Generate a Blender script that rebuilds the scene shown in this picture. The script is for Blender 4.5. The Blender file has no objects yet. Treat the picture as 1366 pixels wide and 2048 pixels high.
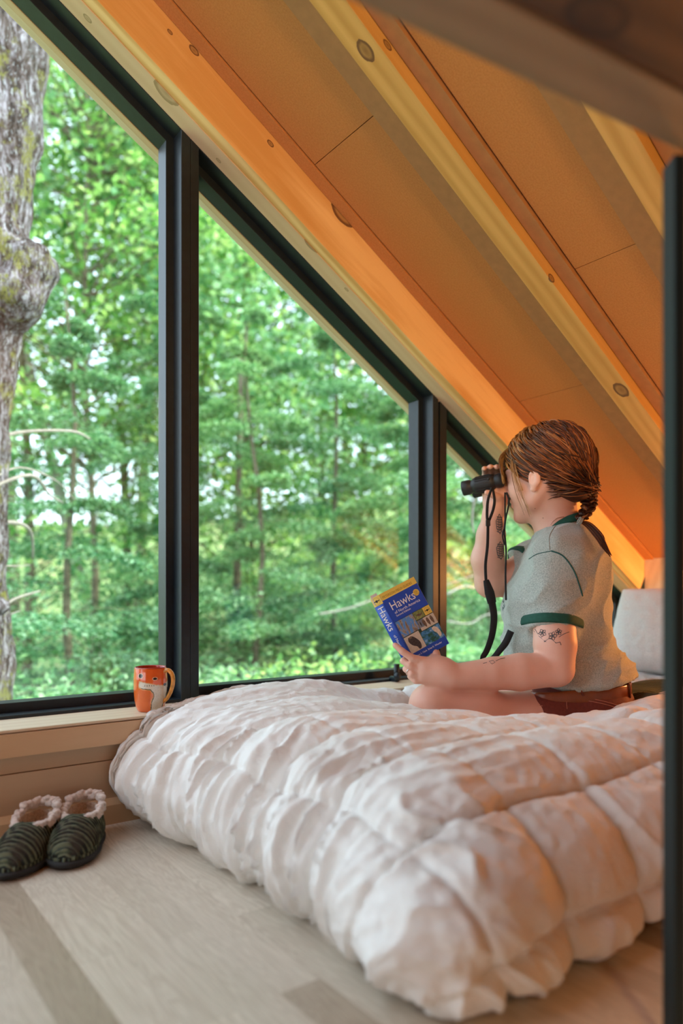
import bpy, bmesh, math, random
import numpy as np
from mathutils import Vector, Matrix, noise as mnoise
from mathutils.bvhtree import BVHTree
import openvdb

SC = bpy.context.scene
COL = SC.collection
R = math.radians
random.seed(7)
rng = np.random.default_rng(7)

# ------------------------------------------------------------------ camera
CAM_H = 0.52
YAW = R(36.6)
CS, SN = math.cos(YAW), math.sin(YAW)
FPX, CX, HY = 1438.0, 683.0, 1180.0
cam_data = bpy.data.cameras.new('camera')
cam = bpy.data.objects.new('camera', cam_data)
COL.objects.link(cam)
cam.location = (0, 0, CAM_H)
cam.rotation_euler = (R(90), 0, -YAW)
cam_data.sensor_fit = 'VERTICAL'
cam_data.sensor_height = 36.0
cam_data.sensor_width = 24.0
cam_data.lens = FPX / 2048 * 36.0
cam_data.shift_y = (HY - 1024) / 2048.0
cam_data.clip_start = 0.02
cam_data.clip_end = 300
cam_data.dof.use_dof = True
cam_data.dof.focus_distance = 1.80
cam_data.dof.aperture_fstop = 1.6
SC.camera = cam

# ------------------------------------------------------------------ light, world, exposure
SC.view_settings.view_transform = 'Standard'
SC.view_settings.look = 'None'
SC.view_settings.gamma = 1.0
SC.view_settings.use_curve_mapping = False
SC.view_settings.exposure = 0.48
SC.cycles.use_denoising = True
SC.cycles.max_bounces = 8
SC.cycles.diffuse_bounces = 5
SC.cycles.transparent_max_bounces = 16
SC.cycles.sample_clamp_indirect = 6.0
SC.cycles.caustics_reflective = False
SC.cycles.caustics_refractive = False

world = bpy.data.worlds.new('world')
SC.world = world
world.use_nodes = True
wn = world.node_tree
wn.nodes.clear()
w_out = wn.nodes.new('ShaderNodeOutputWorld')
w_bg = wn.nodes.new('ShaderNodeBackground')
w_sky = wn.nodes.new('ShaderNodeTexSky')
w_sky.sky_type = 'NISHITA'
w_sky.sun_disc = False
w_sky.sun_elevation = R(52)
w_sky.sun_rotation = R(205)
w_sky.dust_density = 4.0
w_sky.air_density = 1.0
w_sky.ozone_density = 1.0
w_mix = wn.nodes.new('ShaderNodeMix'); w_mix.data_type = 'RGBA'
w_mix.inputs[0].default_value = 0.45
w_mix.inputs[7].default_value = (8.2, 9.8, 11.0, 1)
wn.links.new(w_sky.outputs[0], w_mix.inputs[6])
wn.links.new(w_mix.outputs[2], w_bg.inputs[0])
w_bg.inputs[1].default_value = 0.47
wn.links.new(w_bg.outputs[0], w_out.inputs[0])

def light(name, kind, loc, energy, color, **kw):
    l = bpy.data.lights.new(name, kind)
    l.energy = energy; l.color = color
    for k, v in kw.items(): setattr(l, k, v)
    o = bpy.data.objects.new(name, l); COL.objects.link(o); o.location = loc
    return o
sun = light('sun', 'SUN', (-4, -6, 12), 5.0, (1.0, 0.92, 0.74), angle=R(1.5))
sun.rotation_euler = Vector((-0.72, 0.55, -0.50)).to_track_quat('-Z', 'Y').to_euler()
# unseen warm lamps: one added behind the camera for rafters, one beside the bed
lamp = light('warm_unseen_lamp', 'POINT', (-0.40, -1.20, 1.70), 100.0, (1.0, 0.60, 0.24), shadow_soft_size=0.10)
lamp2 = light('warm_bedside_lamp', 'POINT', (2.66, 0.845, 0.55), 20.0, (1.0, 0.44, 0.14), shadow_soft_size=0.04)

# ------------------------------------------------------------------ pixel helpers (only used to find real places)
def P(px, py, d):
    """point at depth d (metres along the view axis) seen at photograph pixel px, py"""
    r = (px - CX) / FPX
    return Vector((d*(SN + r*CS), d*(CS - r*SN), CAM_H + (HY - py)/FPX*d))
def PYw(px, py, Y):
    r = (px - CX) / FPX
    return P(px, py, Y/(CS - r*SN))
def PZ(px, py, z=0.0):
    return P(px, py, (CAM_H - z)*FPX/(py - HY))
FW = Vector((SN, CS, 0)); RT = Vector((CS, -SN, 0)); UP = Vector((0, 0, 1))

# ------------------------------------------------------------------ materials
def new_mat(name):
    m = bpy.data.materials.new(name); m.use_nodes = True
    nt = m.node_tree; nt.nodes.clear()
    out = nt.nodes.new('ShaderNodeOutputMaterial')
    b = nt.nodes.new('ShaderNodeBsdfPrincipled')
    nt.links.new(b.outputs[0], out.inputs[0])
    return m, nt, b, out
def N(nt, t, **kw):
    n = nt.nodes.new(t)
    for k, v in kw.items(): setattr(n, k, v)
    return n
def ramp(nt, fac, stops, interp='LINEAR'):
    n = N(nt, 'ShaderNodeValToRGB'); n.color_ramp.interpolation = interp
    els = n.color_ramp.elements
    while len(els) > 1: els.remove(els[-1])
    els[0].position = stops[0][0]; els[0].color = (*stops[0][1], 1)
    for p, c in stops[1:]:
        e = els.new(p); e.color = (*c, 1)
    nt.links.new(fac, n.inputs[0])
    return n.outputs[0]
def mixc(nt, fac, a, b, blend='MIX'):
    n = N(nt, 'ShaderNodeMix', data_type='RGBA', blend_type=blend)
    for s, v in ((0, fac), (6, a), (7, b)):
        if hasattr(v, 'is_output'): nt.links.new(v, n.inputs[s])
        elif s == 0: n.inputs[0].default_value = v
        else: n.inputs[s].default_value = (*v, 1)
    return n.outputs[2]
def math_n(nt, op, a, b=None, clamp=False):
    n = N(nt, 'ShaderNodeMath', operation=op, use_clamp=clamp)
    for i, v in enumerate((a, b)):
        if v is None: continue
        if hasattr(v, 'is_output'): nt.links.new(v, n.inputs[i])
        else: n.inputs[i].default_value = v
    return n.outputs[0]
def objco(nt, scale=(1, 1, 1), loc=(0, 0, 0), rot=(0, 0, 0)):
    t = N(nt, 'ShaderNodeTexCoord'); m = N(nt, 'ShaderNodeMapping')
    m.inputs['Scale'].default_value = scale; m.inputs['Location'].default_value = loc; m.inputs['Rotation'].default_value = rot
    nt.links.new(t.outputs['Object'], m.inputs[0])
    return m.outputs[0], t.outputs['Object']
def noise_n(nt, vec, scale, detail=4, rough=0.55, dist=0.0):
    n = N(nt, 'ShaderNodeTexNoise'); n.inputs['Scale'].default_value = scale
    n.inputs['Detail'].default_value = detail; n.inputs['Roughness'].default_value = rough; n.inputs['Distortion'].default_value = dist
    nt.links.new(vec, n.inputs['Vector'])
    return n.outputs['Fac']
def bump(nt, b, h, strength=0.3, dist=0.01):
    n = N(nt, 'ShaderNodeBump'); n.inputs['Strength'].default_value = strength; n.inputs['Distance'].default_value = dist
    nt.links.new(h, n.inputs['Height']); nt.links.new(n.outputs[0], b.inputs['Normal'])
def plain(name, col, rough=0.5, metal=0.0, noise=0.0, nscale=60, bumpd=0.0, bscale=200, spec=0.5, sheen=0.0):
    m, nt, b, out = new_mat(name)
    b.inputs['Roughness'].default_value = rough; b.inputs['Metallic'].default_value = metal
    b.inputs['Specular IOR Level'].default_value = spec
    if sheen: b.inputs['Sheen Weight'].default_value = sheen
    v, o = objco(nt)
    if noise:
        f = noise_n(nt, v, nscale, 5)
        lo = tuple(max(0, c*(1-noise)) for c in col); hi = tuple(min(1, c*(1+noise)) for c in col)
        nt.links.new(ramp(nt, f, [(0.3, lo), (0.7, hi)]), b.inputs['Base Color'])
    else: b.inputs['Base Color'].default_value = (*col, 1)
    if bumpd: bump(nt, b, noise_n(nt, v, bscale, 3), 0.6, bumpd)
    return m
def wood(name, light_c, dark_c, knots=(), s=1.0, rough=0.5, contrast=1.0, ring=(0.16, 0.07, 0.03)):
    """long grain along the object's own X axis; knots = (x, y, z, size) in the object's coordinates"""
    m, nt, b, out = new_mat(name)
    b.inputs['Roughness'].default_value = rough
    v, o = objco(nt, (1.2*s, 14*s, 14*s))
    big, _ = objco(nt, (0.9*s, 4*s, 4*s))
    f1 = noise_n(nt, v, 3.0, 6, 0.6, 0.6)
    w = N(nt, 'ShaderNodeTexWave', wave_type='RINGS', rings_direction='X')
    w.inputs['Scale'].default_value = 2.2; w.inputs['Distortion'].default_value = 5.0
    w.inputs['Detail'].default_value = 2.5; w.inputs['Detail Scale'].default_value = 0.7
    nt.links.new(big, w.inputs[0])
    f = math_n(nt, 'ADD', math_n(nt, 'MULTIPLY', f1, 0.6), math_n(nt, 'MULTIPLY', w.outputs['Fac'], 0.4))
    c = ramp(nt, f, [(0.5-0.28/contrast, dark_c), (0.5+0.22/contrast, light_c)])
    for (kx, ky, kz, ks) in knots:
        sub = N(nt, 'ShaderNodeVectorMath', operation='SUBTRACT'); nt.links.new(o, sub.inputs[0]); sub.inputs[1].default_value = (kx, ky, kz)
        mul = N(nt, 'ShaderNodeVectorMath', operation='MULTIPLY'); nt.links.new(sub.outputs[0], mul.inputs[0]); mul.inputs[1].default_value = (0.62/ks, 1/ks, 1/ks)
        ln = N(nt, 'ShaderNodeVectorMath', operation='LENGTH'); nt.links.new(mul.outputs[0], ln.inputs[0])
        nz = noise_n(nt, v, 6, 2)
        d = math_n(nt, 'ADD', ln.outputs['Value'], math_n(nt, 'MULTIPLY', math_n(nt, 'SUBTRACT', nz, 0.5), 0.35))
        k = ramp(nt, d, [(0.0, (0.75,)*3), (0.55, (0.5,)*3), (0.82, (1,)*3), (1.0, (0.9,)*3), (1.12, (0.15,)*3), (1.6, (0, 0, 0))])
        c = mixc(nt, k, c, ring)
    nt.links.new(c, b.inputs['Base Color'])
    bump(nt, b, f, 0.08, 0.003)
    return m

# ------------------------------------------------------------------ mesh helpers
def link_mesh(name, me, mat=None, parent=None, smooth=False):
    if mat is not None: me.materials.append(mat)
    if smooth:
        for p in me.polygons: p.use_smooth = True
    o = bpy.data.objects.new(name, me); COL.objects.link(o)
    if parent is not None: o.parent = parent
    return o
def obj(name, bm, mat=None, parent=None, smooth=False):
    me = bpy.data.meshes.new(name); bm.normal_update(); bm.to_mesh(me); bm.free()
    return link_mesh(name, me, mat, parent, smooth)
def from_np(name, co, faces, mat=None, parent=None, smooth=True):
    me = bpy.data.meshes.new(name)
    me.from_pydata([tuple(map(float, c)) for c in co], [], [tuple(map(int, f)) for f in faces])
    me.update()
    return link_mesh(name, me, mat, parent, smooth)
def tag(o, label=None, cat=None, group=None, kind=None):
    if label: o['label'] = label
    if cat: o['category'] = cat
    if group: o['group'] = group
    if kind: o['kind'] = kind
    return o
def struct(o): o['kind'] = 'structure'; return o
def empty(name, loc=(0, 0, 0), rz=0.0):
    o = bpy.data.objects.new(name, None); COL.objects.link(o); o.location = loc; o.rotation_euler = (0, 0, rz)
    o.empty_display_size = 0.05
    return o
def add_box(bm, x0, x1, y0, y1, z0, z1, M=None):
    vs = [bm.verts.new((x, y, z)) for x in (x0, x1) for y in (y0, y1) for z in (z0, z1)]
    if M is not None:
        for v in vs: v.co = M @ v.co
    for f in ((0, 1, 3, 2), (4, 6, 7, 5), (0, 4, 5, 1), (2, 3, 7, 6), (0, 2, 6, 4), (1, 5, 7, 3)):
        bm.faces.new([vs[i] for i in f])
    return vs
def bevel(bm, w=0.003, seg=2):
    bmesh.ops.recalc_face_normals(bm, faces=bm.faces)
    bmesh.ops.bevel(bm, geom=list(bm.edges), offset=w, segments=seg, profile=0.7, affect='EDGES')
def box_obj(name, x0, x1, y0, y1, z0, z1, mat, parent=None, bev=0.0, loc=None, rot=None):
    bm = bmesh.new(); add_box(bm, x0, x1, y0, y1, z0, z1)
    if bev: bevel(bm, bev)
    else: bmesh.ops.recalc_face_normals(bm, faces=bm.faces)
    o = obj(name, bm, mat, parent)
    if loc is not None: o.location = loc
    if rot is not None: o.rotation_euler = rot
    return o
def catmull(pts, n=8):
    pts = [np.array(p, float) for p in pts]
    out = []
    for i in range(len(pts)-1):
        p0 = pts[max(i-1, 0)]; p1 = pts[i]; p2 = pts[i+1]; p3 = pts[min(i+2, len(pts)-1)]
        for k in range(n):
            t = k/n
            out.append(0.5*((2*p1) + (-p0+p2)*t + (2*p0-5*p1+4*p2-p3)*t*t + (-p0+3*p1-3*p2+p3)*t**3))
    out.append(pts[-1])
    return out
def tube(bm, pts, radii, seg=8, flat=1.0, up=None, cap=True):
    """tube through pts; flat<1 squashes it along its second axis"""
    pts = [Vector([float(q) for q in p]) for p in pts]
    if not hasattr(radii, '__len__'): radii = [radii]*len(pts)
    rings = []; nrm = None
    for i, p in enumerate(pts):
        t = (pts[min(i+1, len(pts)-1)] - pts[max(i-1, 0)])
        if t.length < 1e-9: t = Vector((0, 0, 1))
        t.normalize()
        if nrm is None:
            a = Vector(up) if up is not None else (Vector((0, 0, 1)) if abs(t.z) < 0.9 else Vector((1, 0, 0)))
            nrm = (a - t*a.dot(t)).normalized()
        else:
            nrm = nrm - t*nrm.dot(t)
            nrm = nrm.normalized() if nrm.length > 1e-6 else t.orthogonal().normalized()
        b = t.cross(nrm)
        rr_ = float(radii[i])
        rings.append([bm.verts.new(p + rr_*(math.cos(2*math.pi*k/seg)*b + flat*math.sin(2*math.pi*k/seg)*nrm)) for k in range(seg)])
    for a, b in zip(rings, rings[1:]):
        for k in range(seg):
            bm.faces.new((a[k], a[(k+1) % seg], b[(k+1) % seg], b[k]))
    if cap:
        bm.faces.new(list(reversed(rings[0]))); bm.faces.new(rings[-1])
    return rings
def lathe(bm, prof, seg=48, M=None):
    rings = []
    for r, z in prof:
        if r < 1e-6: rings.append([bm.verts.new((0, 0, z))])
        else: rings.append([bm.verts.new((r*math.cos(2*math.pi*k/seg), r*math.sin(2*math.pi*k/seg), z)) for k in range(seg)])
    for a, b in zip(rings, rings[1:]):
        for k in range(seg):
            k2 = (k+1) % seg
            if len(a) == 1: bm.faces.new((a[0], b[k2], b[k]))
            elif len(b) == 1: bm.faces.new((a[k], a[k2], b[0]))
            else: bm.faces.new((a[k], a[k2], b[k2], b[k]))
    if M is not None:
        for ring in rings:
            for v in ring: v.co = M @ v.co
    return rings
def sstep(a, b, x):
    t = np.clip((x-a)/(b-a), 0, 1); return t*t*(3-2*t)

# signed-distance sculpting: every primitive is blended into the grid in its own neighbourhood
class Sculpt:
    def __init__(s, lo, hi, h):
        s.lo = np.array(lo, np.float32); s.h = h
        s.n = np.ceil((np.array(hi)-s.lo)/h).astype(int)+1
        s.g = np.full(s.n, 0.08, np.float32)
    def box(s, lo, hi, m):
        a = np.clip(np.floor((np.array(lo)-m-s.lo)/s.h).astype(int), 0, s.n-1)
        b = np.clip(np.ceil((np.array(hi)+m-s.lo)/s.h).astype(int)+1, 1, s.n)
        sl = tuple(slice(int(i), int(j)) for i, j in zip(a, b))
        ax = [s.lo[i]+s.h*np.arange(a[i], b[i], dtype=np.float32) for i in range(3)]
        return sl, np.meshgrid(*ax, indexing='ij', sparse=True)
    def blend(s, sl, d, k, op):
        g = s.g[sl]
        if op == 'cut': d = -d
        if k <= 0: s.g[sl] = np.minimum(g, d) if op == 'add' else np.maximum(g, d)
        elif op == 'add':
            hh = np.clip(k-np.abs(g-d), 0, None)/k; s.g[sl] = np.minimum(g, d)-hh*hh*k*0.25
        else:
            hh = np.clip(k-np.abs(g-d), 0, None)/k; s.g[sl] = np.maximum(g, d)+hh*hh*k*0.25
    def cap(s, a, b, ra, rb, k=0.02, op='add'):
        a = np.array(a, np.float32); b = np.array(b, np.float32); r = max(ra, rb)
        sl, (X, Y, Z) = s.box(np.minimum(a, b)-r, np.maximum(a, b)+r, k+0.03)
        ba = b-a; L = float(ba@ba)+1e-12
        t = np.clip(((X-a[0])*ba[0]+(Y-a[1])*ba[1]+(Z-a[2])*ba[2])/L, 0, 1)
        d = np.sqrt((X-a[0]-t*ba[0])**2+(Y-a[1]-t*ba[1])**2+(Z-a[2]-t*ba[2])**2)-(ra+(rb-ra)*t)
        s.blend(sl, d, k, op)
    def chain(s, pts, rad, k=0.02, op='add'):
        for i in range(len(pts)-1): s.cap(pts[i], pts[i+1], rad[i], rad[i+1], k, op)
    def ell(s, c, r, axes=None, k=0.02, op='add'):
        """ellipsoid: c centre, r three radii, axes three unit vectors"""
        c = np.array(c, np.float32); m = max(r)
        sl, (X, Y, Z) = s.box(c-m, c+m, k+0.03)
        if axes is None: axes = np.eye(3)
        A = np.array([list(a) for a in axes], np.float32)
        x, y, z = X-c[0], Y-c[1], Z-c[2]
        q = [(x*A[i][0]+y*A[i][1]+z*A[i][2]) for i in range(3)]
        k0 = np.sqrt(sum((q[i]/r[i])**2 for i in range(3)))
        k1 = np.sqrt(sum((q[i]/r[i]**2)**2 for i in range(3)))+1e-6
        s.blend(sl, k0*(k0-1)/k1, k, op)
    def plane(s, p, n, k=0.0):
        """keep only what lies behind the plane (remove where dot>0)"""
        p = np.array(p, np.float32); n = np.array(n, np.float32); n = n/np.linalg.norm(n)
        ax = [s.lo[i]+s.h*np.arange(s.n[i], dtype=np.float32) for i in range(3)]
        X, Y, Z = np.meshgrid(*ax, indexing='ij', sparse=True)
        d = (X-p[0])*n[0]+(Y-p[1])*n[1]+(Z-p[2])*n[2]
        s.g = np.maximum(s.g, d) if k <= 0 else np.maximum(s.g, d)+(np.clip(k-np.abs(s.g-d), 0, None)/k)**2*k*0.25
    def mesh(s, name, mat=None, parent=None, iters=2, adapt=0.0, disp=None):
        grid = openvdb.FloatGrid(); grid.background = 0.08
        g = np.ascontiguousarray(s.g.astype(np.float32))
        grid.copyFromArray(g)
        pts, tris, quads = grid.convertToPolygons(0.0, adapt)
        co = pts*s.h+s.lo
        faces = [tuple(int(i) for i in q[::-1]) for q in quads] + [tuple(int(i) for i in t[::-1]) for t in tris]
        me = bpy.data.meshes.new(name); me.from_pydata([tuple(map(float, c)) for c in co], [], faces); me.update()
        bm = bmesh.new(); bm.from_mesh(me)
        bmesh.ops.recalc_face_normals(bm, faces=bm.faces)
        for _ in range(iters): bmesh.ops.smooth_vert(bm, verts=bm.verts, factor=0.5, use_axis_x=True, use_axis_y=True, use_axis_z=True)
        bm.normal_update()
        if disp is not None:
            for v in bm.verts: v.co = v.co + v.normal*disp(v.co, v.normal)
            bm.normal_update()
        bm.to_mesh(me); bm.free()
        return link_mesh(name, me, mat, parent, True)

def vnoise(x, y, z, seed=0):
    """smooth lattice noise in -1..1 on arrays"""
    x, y, z = np.broadcast_arrays(np.asarray(x, float), np.asarray(y, float), np.asarray(z, float))
    xi, yi, zi = np.floor(x).astype(np.int64), np.floor(y).astype(np.int64), np.floor(z).astype(np.int64)
    xf, yf, zf = x-xi, y-yi, z-zi
    u, v, w = (t*t*t*(t*(t*6-15)+10) for t in (xf, yf, zf))
    def h(i, j, k):
        n = (i*374761393 + j*668265263 + k*2147483647 + seed*974711) & 0xffffffff
        n = ((n ^ (n >> 13))*1274126177) & 0xffffffff
        n = n ^ (n >> 16)
        return (n & 0xffff)/32767.5-1
    def lerp(a, b, t): return a+(b-a)*t
    return lerp(lerp(lerp(h(xi, yi, zi), h(xi+1, yi, zi), u), lerp(h(xi, yi+1, zi), h(xi+1, yi+1, zi), u), v),
                lerp(lerp(h(xi, yi, zi+1), h(xi+1, yi, zi+1), u), lerp(h(xi, yi+1, zi+1), h(xi+1, yi+1, zi+1), u), v), w)
def grid_mesh(name, Pn, mat, parent=None, close=None):
    """Pn: array (n, m, 3)"""
    n, m_, _ = Pn.shape
    idx = np.arange(n*m_).reshape(n, m_)
    q = np.stack([idx[:-1, :-1], idx[1:, :-1], idx[1:, 1:], idx[:-1, 1:]], -1).reshape(-1, 4)
    me = bpy.data.meshes.new(name)
    me.vertices.add(n*m_); me.vertices.foreach_set('co', Pn.reshape(-1).astype(np.float32))
    me.loops.add(len(q)*4); me.loops.foreach_set('vertex_index', q.reshape(-1).astype(np.int32))
    me.polygons.add(len(q)); me.polygons.foreach_set('loop_start', np.arange(0, len(q)*4, 4, dtype=np.int32)); me.polygons.foreach_set('loop_total', np.full(len(q), 4, np.int32))
    me.update(); me.validate()
    return link_mesh(name, me, mat, parent, True)
# ================================================================== the room
M_pine = wood('clear_pine', (0.62, 0.42, 0.24), (0.50, 0.30, 0.15), contrast=0.8)
M_pale = wood('pale_pine_sill', (0.70, 0.58, 0.42), (0.60, 0.46, 0.31), contrast=0.6)
M_apron = wood('pine_apron', (0.60, 0.40, 0.23), (0.52, 0.32, 0.17), contrast=0.6)
M_wall = wood('wood_wall', (0.52, 0.37, 0.24), (0.43, 0.28, 0.16), contrast=0.6)
M_knotty = wood('spruce_rafter', (0.66, 0.40, 0.17), (0.50, 0.27, 0.10), contrast=1.0)
M_frame = plain('black_window_paint', (0.009, 0.015, 0.021), 0.40, noise=0.2, spec=0.45)
M_blackmetal = plain('black_steel', (0.010, 0.017, 0.017), 0.6, spec=.25)
M_gap = plain('dark_gap', (0.03, 0.012, 0.006), 0.9)

# ceiling panels : felt-like tan boards
m, nt, b, out = new_mat('ceiling_board')
v, o = objco(nt)
nt.links.new(ramp(nt, noise_n(nt, v, 220, 3), [(0.35, (0.49, 0.20, 0.055)), (0.65, (0.55, 0.235, 0.07))]), b.inputs['Base Color'])
b.inputs['Roughness'].default_value = 0.85
bump(nt, b, noise_n(nt, v, 600, 2), 0.25, 0.002)
M_ceil = m

# floor : pale oiled oak strips running towards the window wall
m, nt, b, out = new_mat('oak_strip_floor')
tc = N(nt, 'ShaderNodeTexCoord')
mp = N(nt, 'ShaderNodeMapping'); mp.inputs['Rotation'].default_value = (0, 0, R(90)); mp.inputs['Location'].default_value = (0.17, -0.0515, 0)
nt.links.new(tc.outputs['Object'], mp.inputs[0])
sp = N(nt, 'ShaderNodeSeparateXYZ'); nt.links.new(tc.outputs['Object'], sp.inputs[0])
br = N(nt, 'ShaderNodeTexBrick'); br.offset = 0.37; br.offset_frequency = 2; br.squash = 1.0
br.inputs['Scale'].default_value = 1.0; br.inputs['Brick Width'].default_value = 0.62; br.inputs['Row Height'].default_value = 0.0625
br.inputs['Mortar Size'].default_value = 0.0004; br.inputs['Mortar Smooth'].default_value = 0.3; br.inputs['Bias'].default_value = 0.0
br.inputs['Color1'].default_value = (0, 0, 0, 1); br.inputs['Color2'].default_value = (1, 1, 1, 1); br.inputs['Mortar'].default_value = (0.3, 0.3, 0.3, 1)
nt.links.new(mp.outputs[0], br.inputs[0])
gm = N(nt, 'ShaderNodeMapping'); gm.inputs['Scale'].default_value = (16, 1.3, 1); nt.links.new(tc.outputs['Object'], gm.inputs[0])
addv = N(nt, 'ShaderNodeVectorMath', operation='ADD'); nt.links.new(gm.outputs[0], addv.inputs[0])
sc_ = N(nt, 'ShaderNodeVectorMath', operation='SCALE'); nt.links.new(br.outputs['Color'], sc_.inputs[0]); sc_.inputs['Scale'].default_value = 7.0
nt.links.new(sc_.outputs[0], addv.inputs[1])
g1 = noise_n(nt, addv.outputs[0], 1.6, 3, 0.5, 1.2)
ring = math_n(nt, 'FRACT', math_n(nt, 'MULTIPLY', g1, 15.0))
ring = math_n(nt, 'ABSOLUTE', math_n(nt, 'SUBTRACT', ring, 0.5))
g2 = noise_n(nt, addv.outputs[0], 22, 3, 0.7)
f = math_n(nt, 'ADD', math_n(nt, 'MULTIPLY', ring, 0.7), math_n(nt, 'MULTIPLY', g2, 0.5))
c = ramp(nt, f, [(0.15, (0.49, 0.41, 0.32)), (0.6, (0.65, 0.575, 0.475))])
tone = ramp(nt, br.outputs['Color'], [(0.0, (0.62, 0.55, 0.48)), (0.22, (0.93, 0.91, 0.88)), (1.0, (1.10, 1.09, 1.08))])
c = mixc(nt, 1.0, c, tone, 'MULTIPLY')
c = mixc(nt, math_n(nt, 'MULTIPLY', br.outputs['Fac'], 0.5), c, (0.25, 0.18, 0.12))
nt.links.new(c, b.inputs['Base Color'])
b.inputs['Roughness'].default_value = 0.36
bump(nt, b, f, 0.06, 0.002)
M_floor = m

# glass : clear pane that reflects the room
m = bpy.data.materials.new('window_glass'); m.use_nodes = True; nt = m.node_tree; nt.nodes.clear()
out = N(nt, 'ShaderNodeOutputMaterial'); tr = N(nt, 'ShaderNodeBsdfTransparent'); gl = N(nt, 'ShaderNodeBsdfGlossy')
gl.inputs['Roughness'].default_value = 0.0; tr.inputs[0].default_value = (0.97, 0.99, 0.975, 1)
ge = N(nt, 'ShaderNodeNewGeometry'); dt = N(nt, 'ShaderNodeVectorMath', operation='DOT_PRODUCT')
nt.links.new(ge.outputs['Normal'], dt.inputs[0]); nt.links.new(ge.outputs['Incoming'], dt.inputs[1])
ca = math_n(nt, 'SUBTRACT', 1.0, math_n(nt, 'ABSOLUTE', dt.outputs['Value']), clamp=True)
fr = math_n(nt, 'ADD', 0.04, math_n(nt, 'MULTIPLY', math_n(nt, 'POWER', ca, 5.0), 0.96))
mx = N(nt, 'ShaderNodeMixShader'); nt.links.new(fr, mx.inputs[0]); nt.links.new(tr.outputs[0], mx.inputs[1]); nt.links.new(gl.outputs[0], mx.inputs[2])
nt.links.new(mx.outputs[0], out.inputs[0])
M_glass = m

SLOPE = 0.6035; TH = math.atan(SLOPE)
A_C = 2.318                      # ceiling board plane  z = A_C - SLOPE*X
RIDGE = -0.62
XR, XL, YB = 2.90, -4.0, -2.4
YW = 1.597

struct(box_obj('floor', XL, XR+0.02, YB, 1.62, -0.08, 0.0, M_floor))
struct(box_obj('wall_right', XR, XR+0.08, YB, 2.0, -0.05, 0.70, M_wall))
M_walldark = wood('dark_low_bounce_wood', (0.16, 0.10, 0.06), (0.10, 0.06, 0.035), contrast=0.6)  # unseen back wall and roof darkened to cut bounced fill light
bm = bmesh.new(); add_box(bm, XL, XR, YB-0.08, YB, -0.05, 3.2); struct(obj('wall_back', bm, M_walldark))
bm = bmesh.new(); add_box(bm, XL, -2.05, 1.60, 1.72, -0.05, 2.2)
struct(obj('wall_left', bm, M_wall))

# --- wall below the window
struct(box_obj('wall_window', -2.1, XR, YW, YW+0.12, 0.0, 0.139, M_wall))
struct(box_obj('trim_1', -2.1, XR, YW+0.004, YW+0.12, 0.1405, 0.2270, M_wall))
struct(box_obj('trim_2', -2.1, XR, 1.585, YW+0.006, 0.176, 0.2245, M_apron, bev=0.0015))
struct(box_obj('trim_3', -2.1, XR, 1.590, 1.800, 0.2265, 0.2325, M_pale, bev=0.001))
bm = bmesh.new()
vs = [(1.585, 0.0), (YW+0.002, 0.0), (YW+0.002, 0.056), (1.594, 0.055), (1.585, 0.042)]
lo = [bm.verts.new((-2.1, y, z)) for y, z in vs]; hi = [bm.verts.new((XR, y, z)) for y, z in vs]
for i in range(5): bm.faces.new((lo[i], lo[(i+1) % 5], hi[(i+1) % 5], hi[i]))
bm.faces.new(lo); bm.faces.new(hi); bmesh.ops.recalc_face_normals(bm, faces=bm.faces)
struct(obj('baseboard_window', bm, M_apron))

# --- windows
def inset(poly, d):
    n = len(poly); out_ = []
    for i in range(n):
        p0, p1, p2 = Vector(poly[i-1]), Vector(poly[i]), Vector(poly[(i+1) % n])
        e1 = (p1-p0).normalized(); e2 = (p2-p1).normalized()
        n1 = Vector((-e1.y, e1.x)); n2 = Vector((-e2.y, e2.x))
        k = 1 + n1.dot(n2)
        out_.append(p1 + (n1+n2)*(d/k))
    return out_
def window(n, poly, outer=0.0245, glass_top=True):
    """poly counter-clockwise in (X, z), the front edge of the opening"""
    root = struct(empty('window_%d' % n, (0, 0, 0)))
    root['label'] = 'black framed window'
    rings = [(outer, 1.822), (outer, 1.7255), (0.0012, 1.7255), (0.0, 1.7268), (0, 1.773), (-0.0205, 1.773), (-0.0215, 1.774), (-0.0215, 1.811), (-0.0215, 1.822)]
    bm = bmesh.new(); prev = None; first = None
    for d, y in rings:
        ring_ = [bm.verts.new((q.x, y, q.y)) for q in inset(poly, -d)]
        if prev:
            for i in range(len(ring_)):
                j = (i+1) % len(ring_)
                bm.faces.new((prev[i], prev[j], ring_[j], ring_[i]))
        prev = ring_
    bmesh.ops.recalc_face_normals(bm, faces=bm.faces)
    obj('frame', bm, M_frame, root)
    bm = bmesh.new(); q = inset(poly, 0.0205)
    a = [bm.verts.new((p.x, 1.811, p.y)) for p in q]; bb = [bm.verts.new((p.x, 1.817, p.y)) for p in q]
    bm.faces.new(a); bm.faces.new(list(reversed(bb)))
    for i in range(len(a)): bm.faces.new((a[i], a[(i+1) % len(a)], bb[(i+1) % len(a)], bb[i]))
    bmesh.ops.recalc_face_normals(bm, faces=bm.faces)
    obj('pane', bm, M_glass, root)
    return root
def ztop(x): return 2.1655 - SLOPE*x
ZB = 0.2400
window(1, [(RIDGE+0.03, ZB), (0.7694, ZB), (0.7694, ztop(0.7694)), (RIDGE+0.03, ztop(RIDGE+0.03))])
window(2, [(0.8192, ZB), (1.6577, ZB), (1.6577, ztop(1.6577)), (0.8192, ztop(0.8192))])
lt = bpy.data.objects['window_2']
bm = bmesh.new(); c_ = PYw(795, 1352, 1.70)
tube(bm, [c_+Vector((0, .03, -.012)), c_+Vector((0, .004, -.010)), c_+Vector((-.004, -.006, 0)), c_+Vector((-.014, -.010, .004))], [.010, .010, .011, .009], 14)
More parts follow.
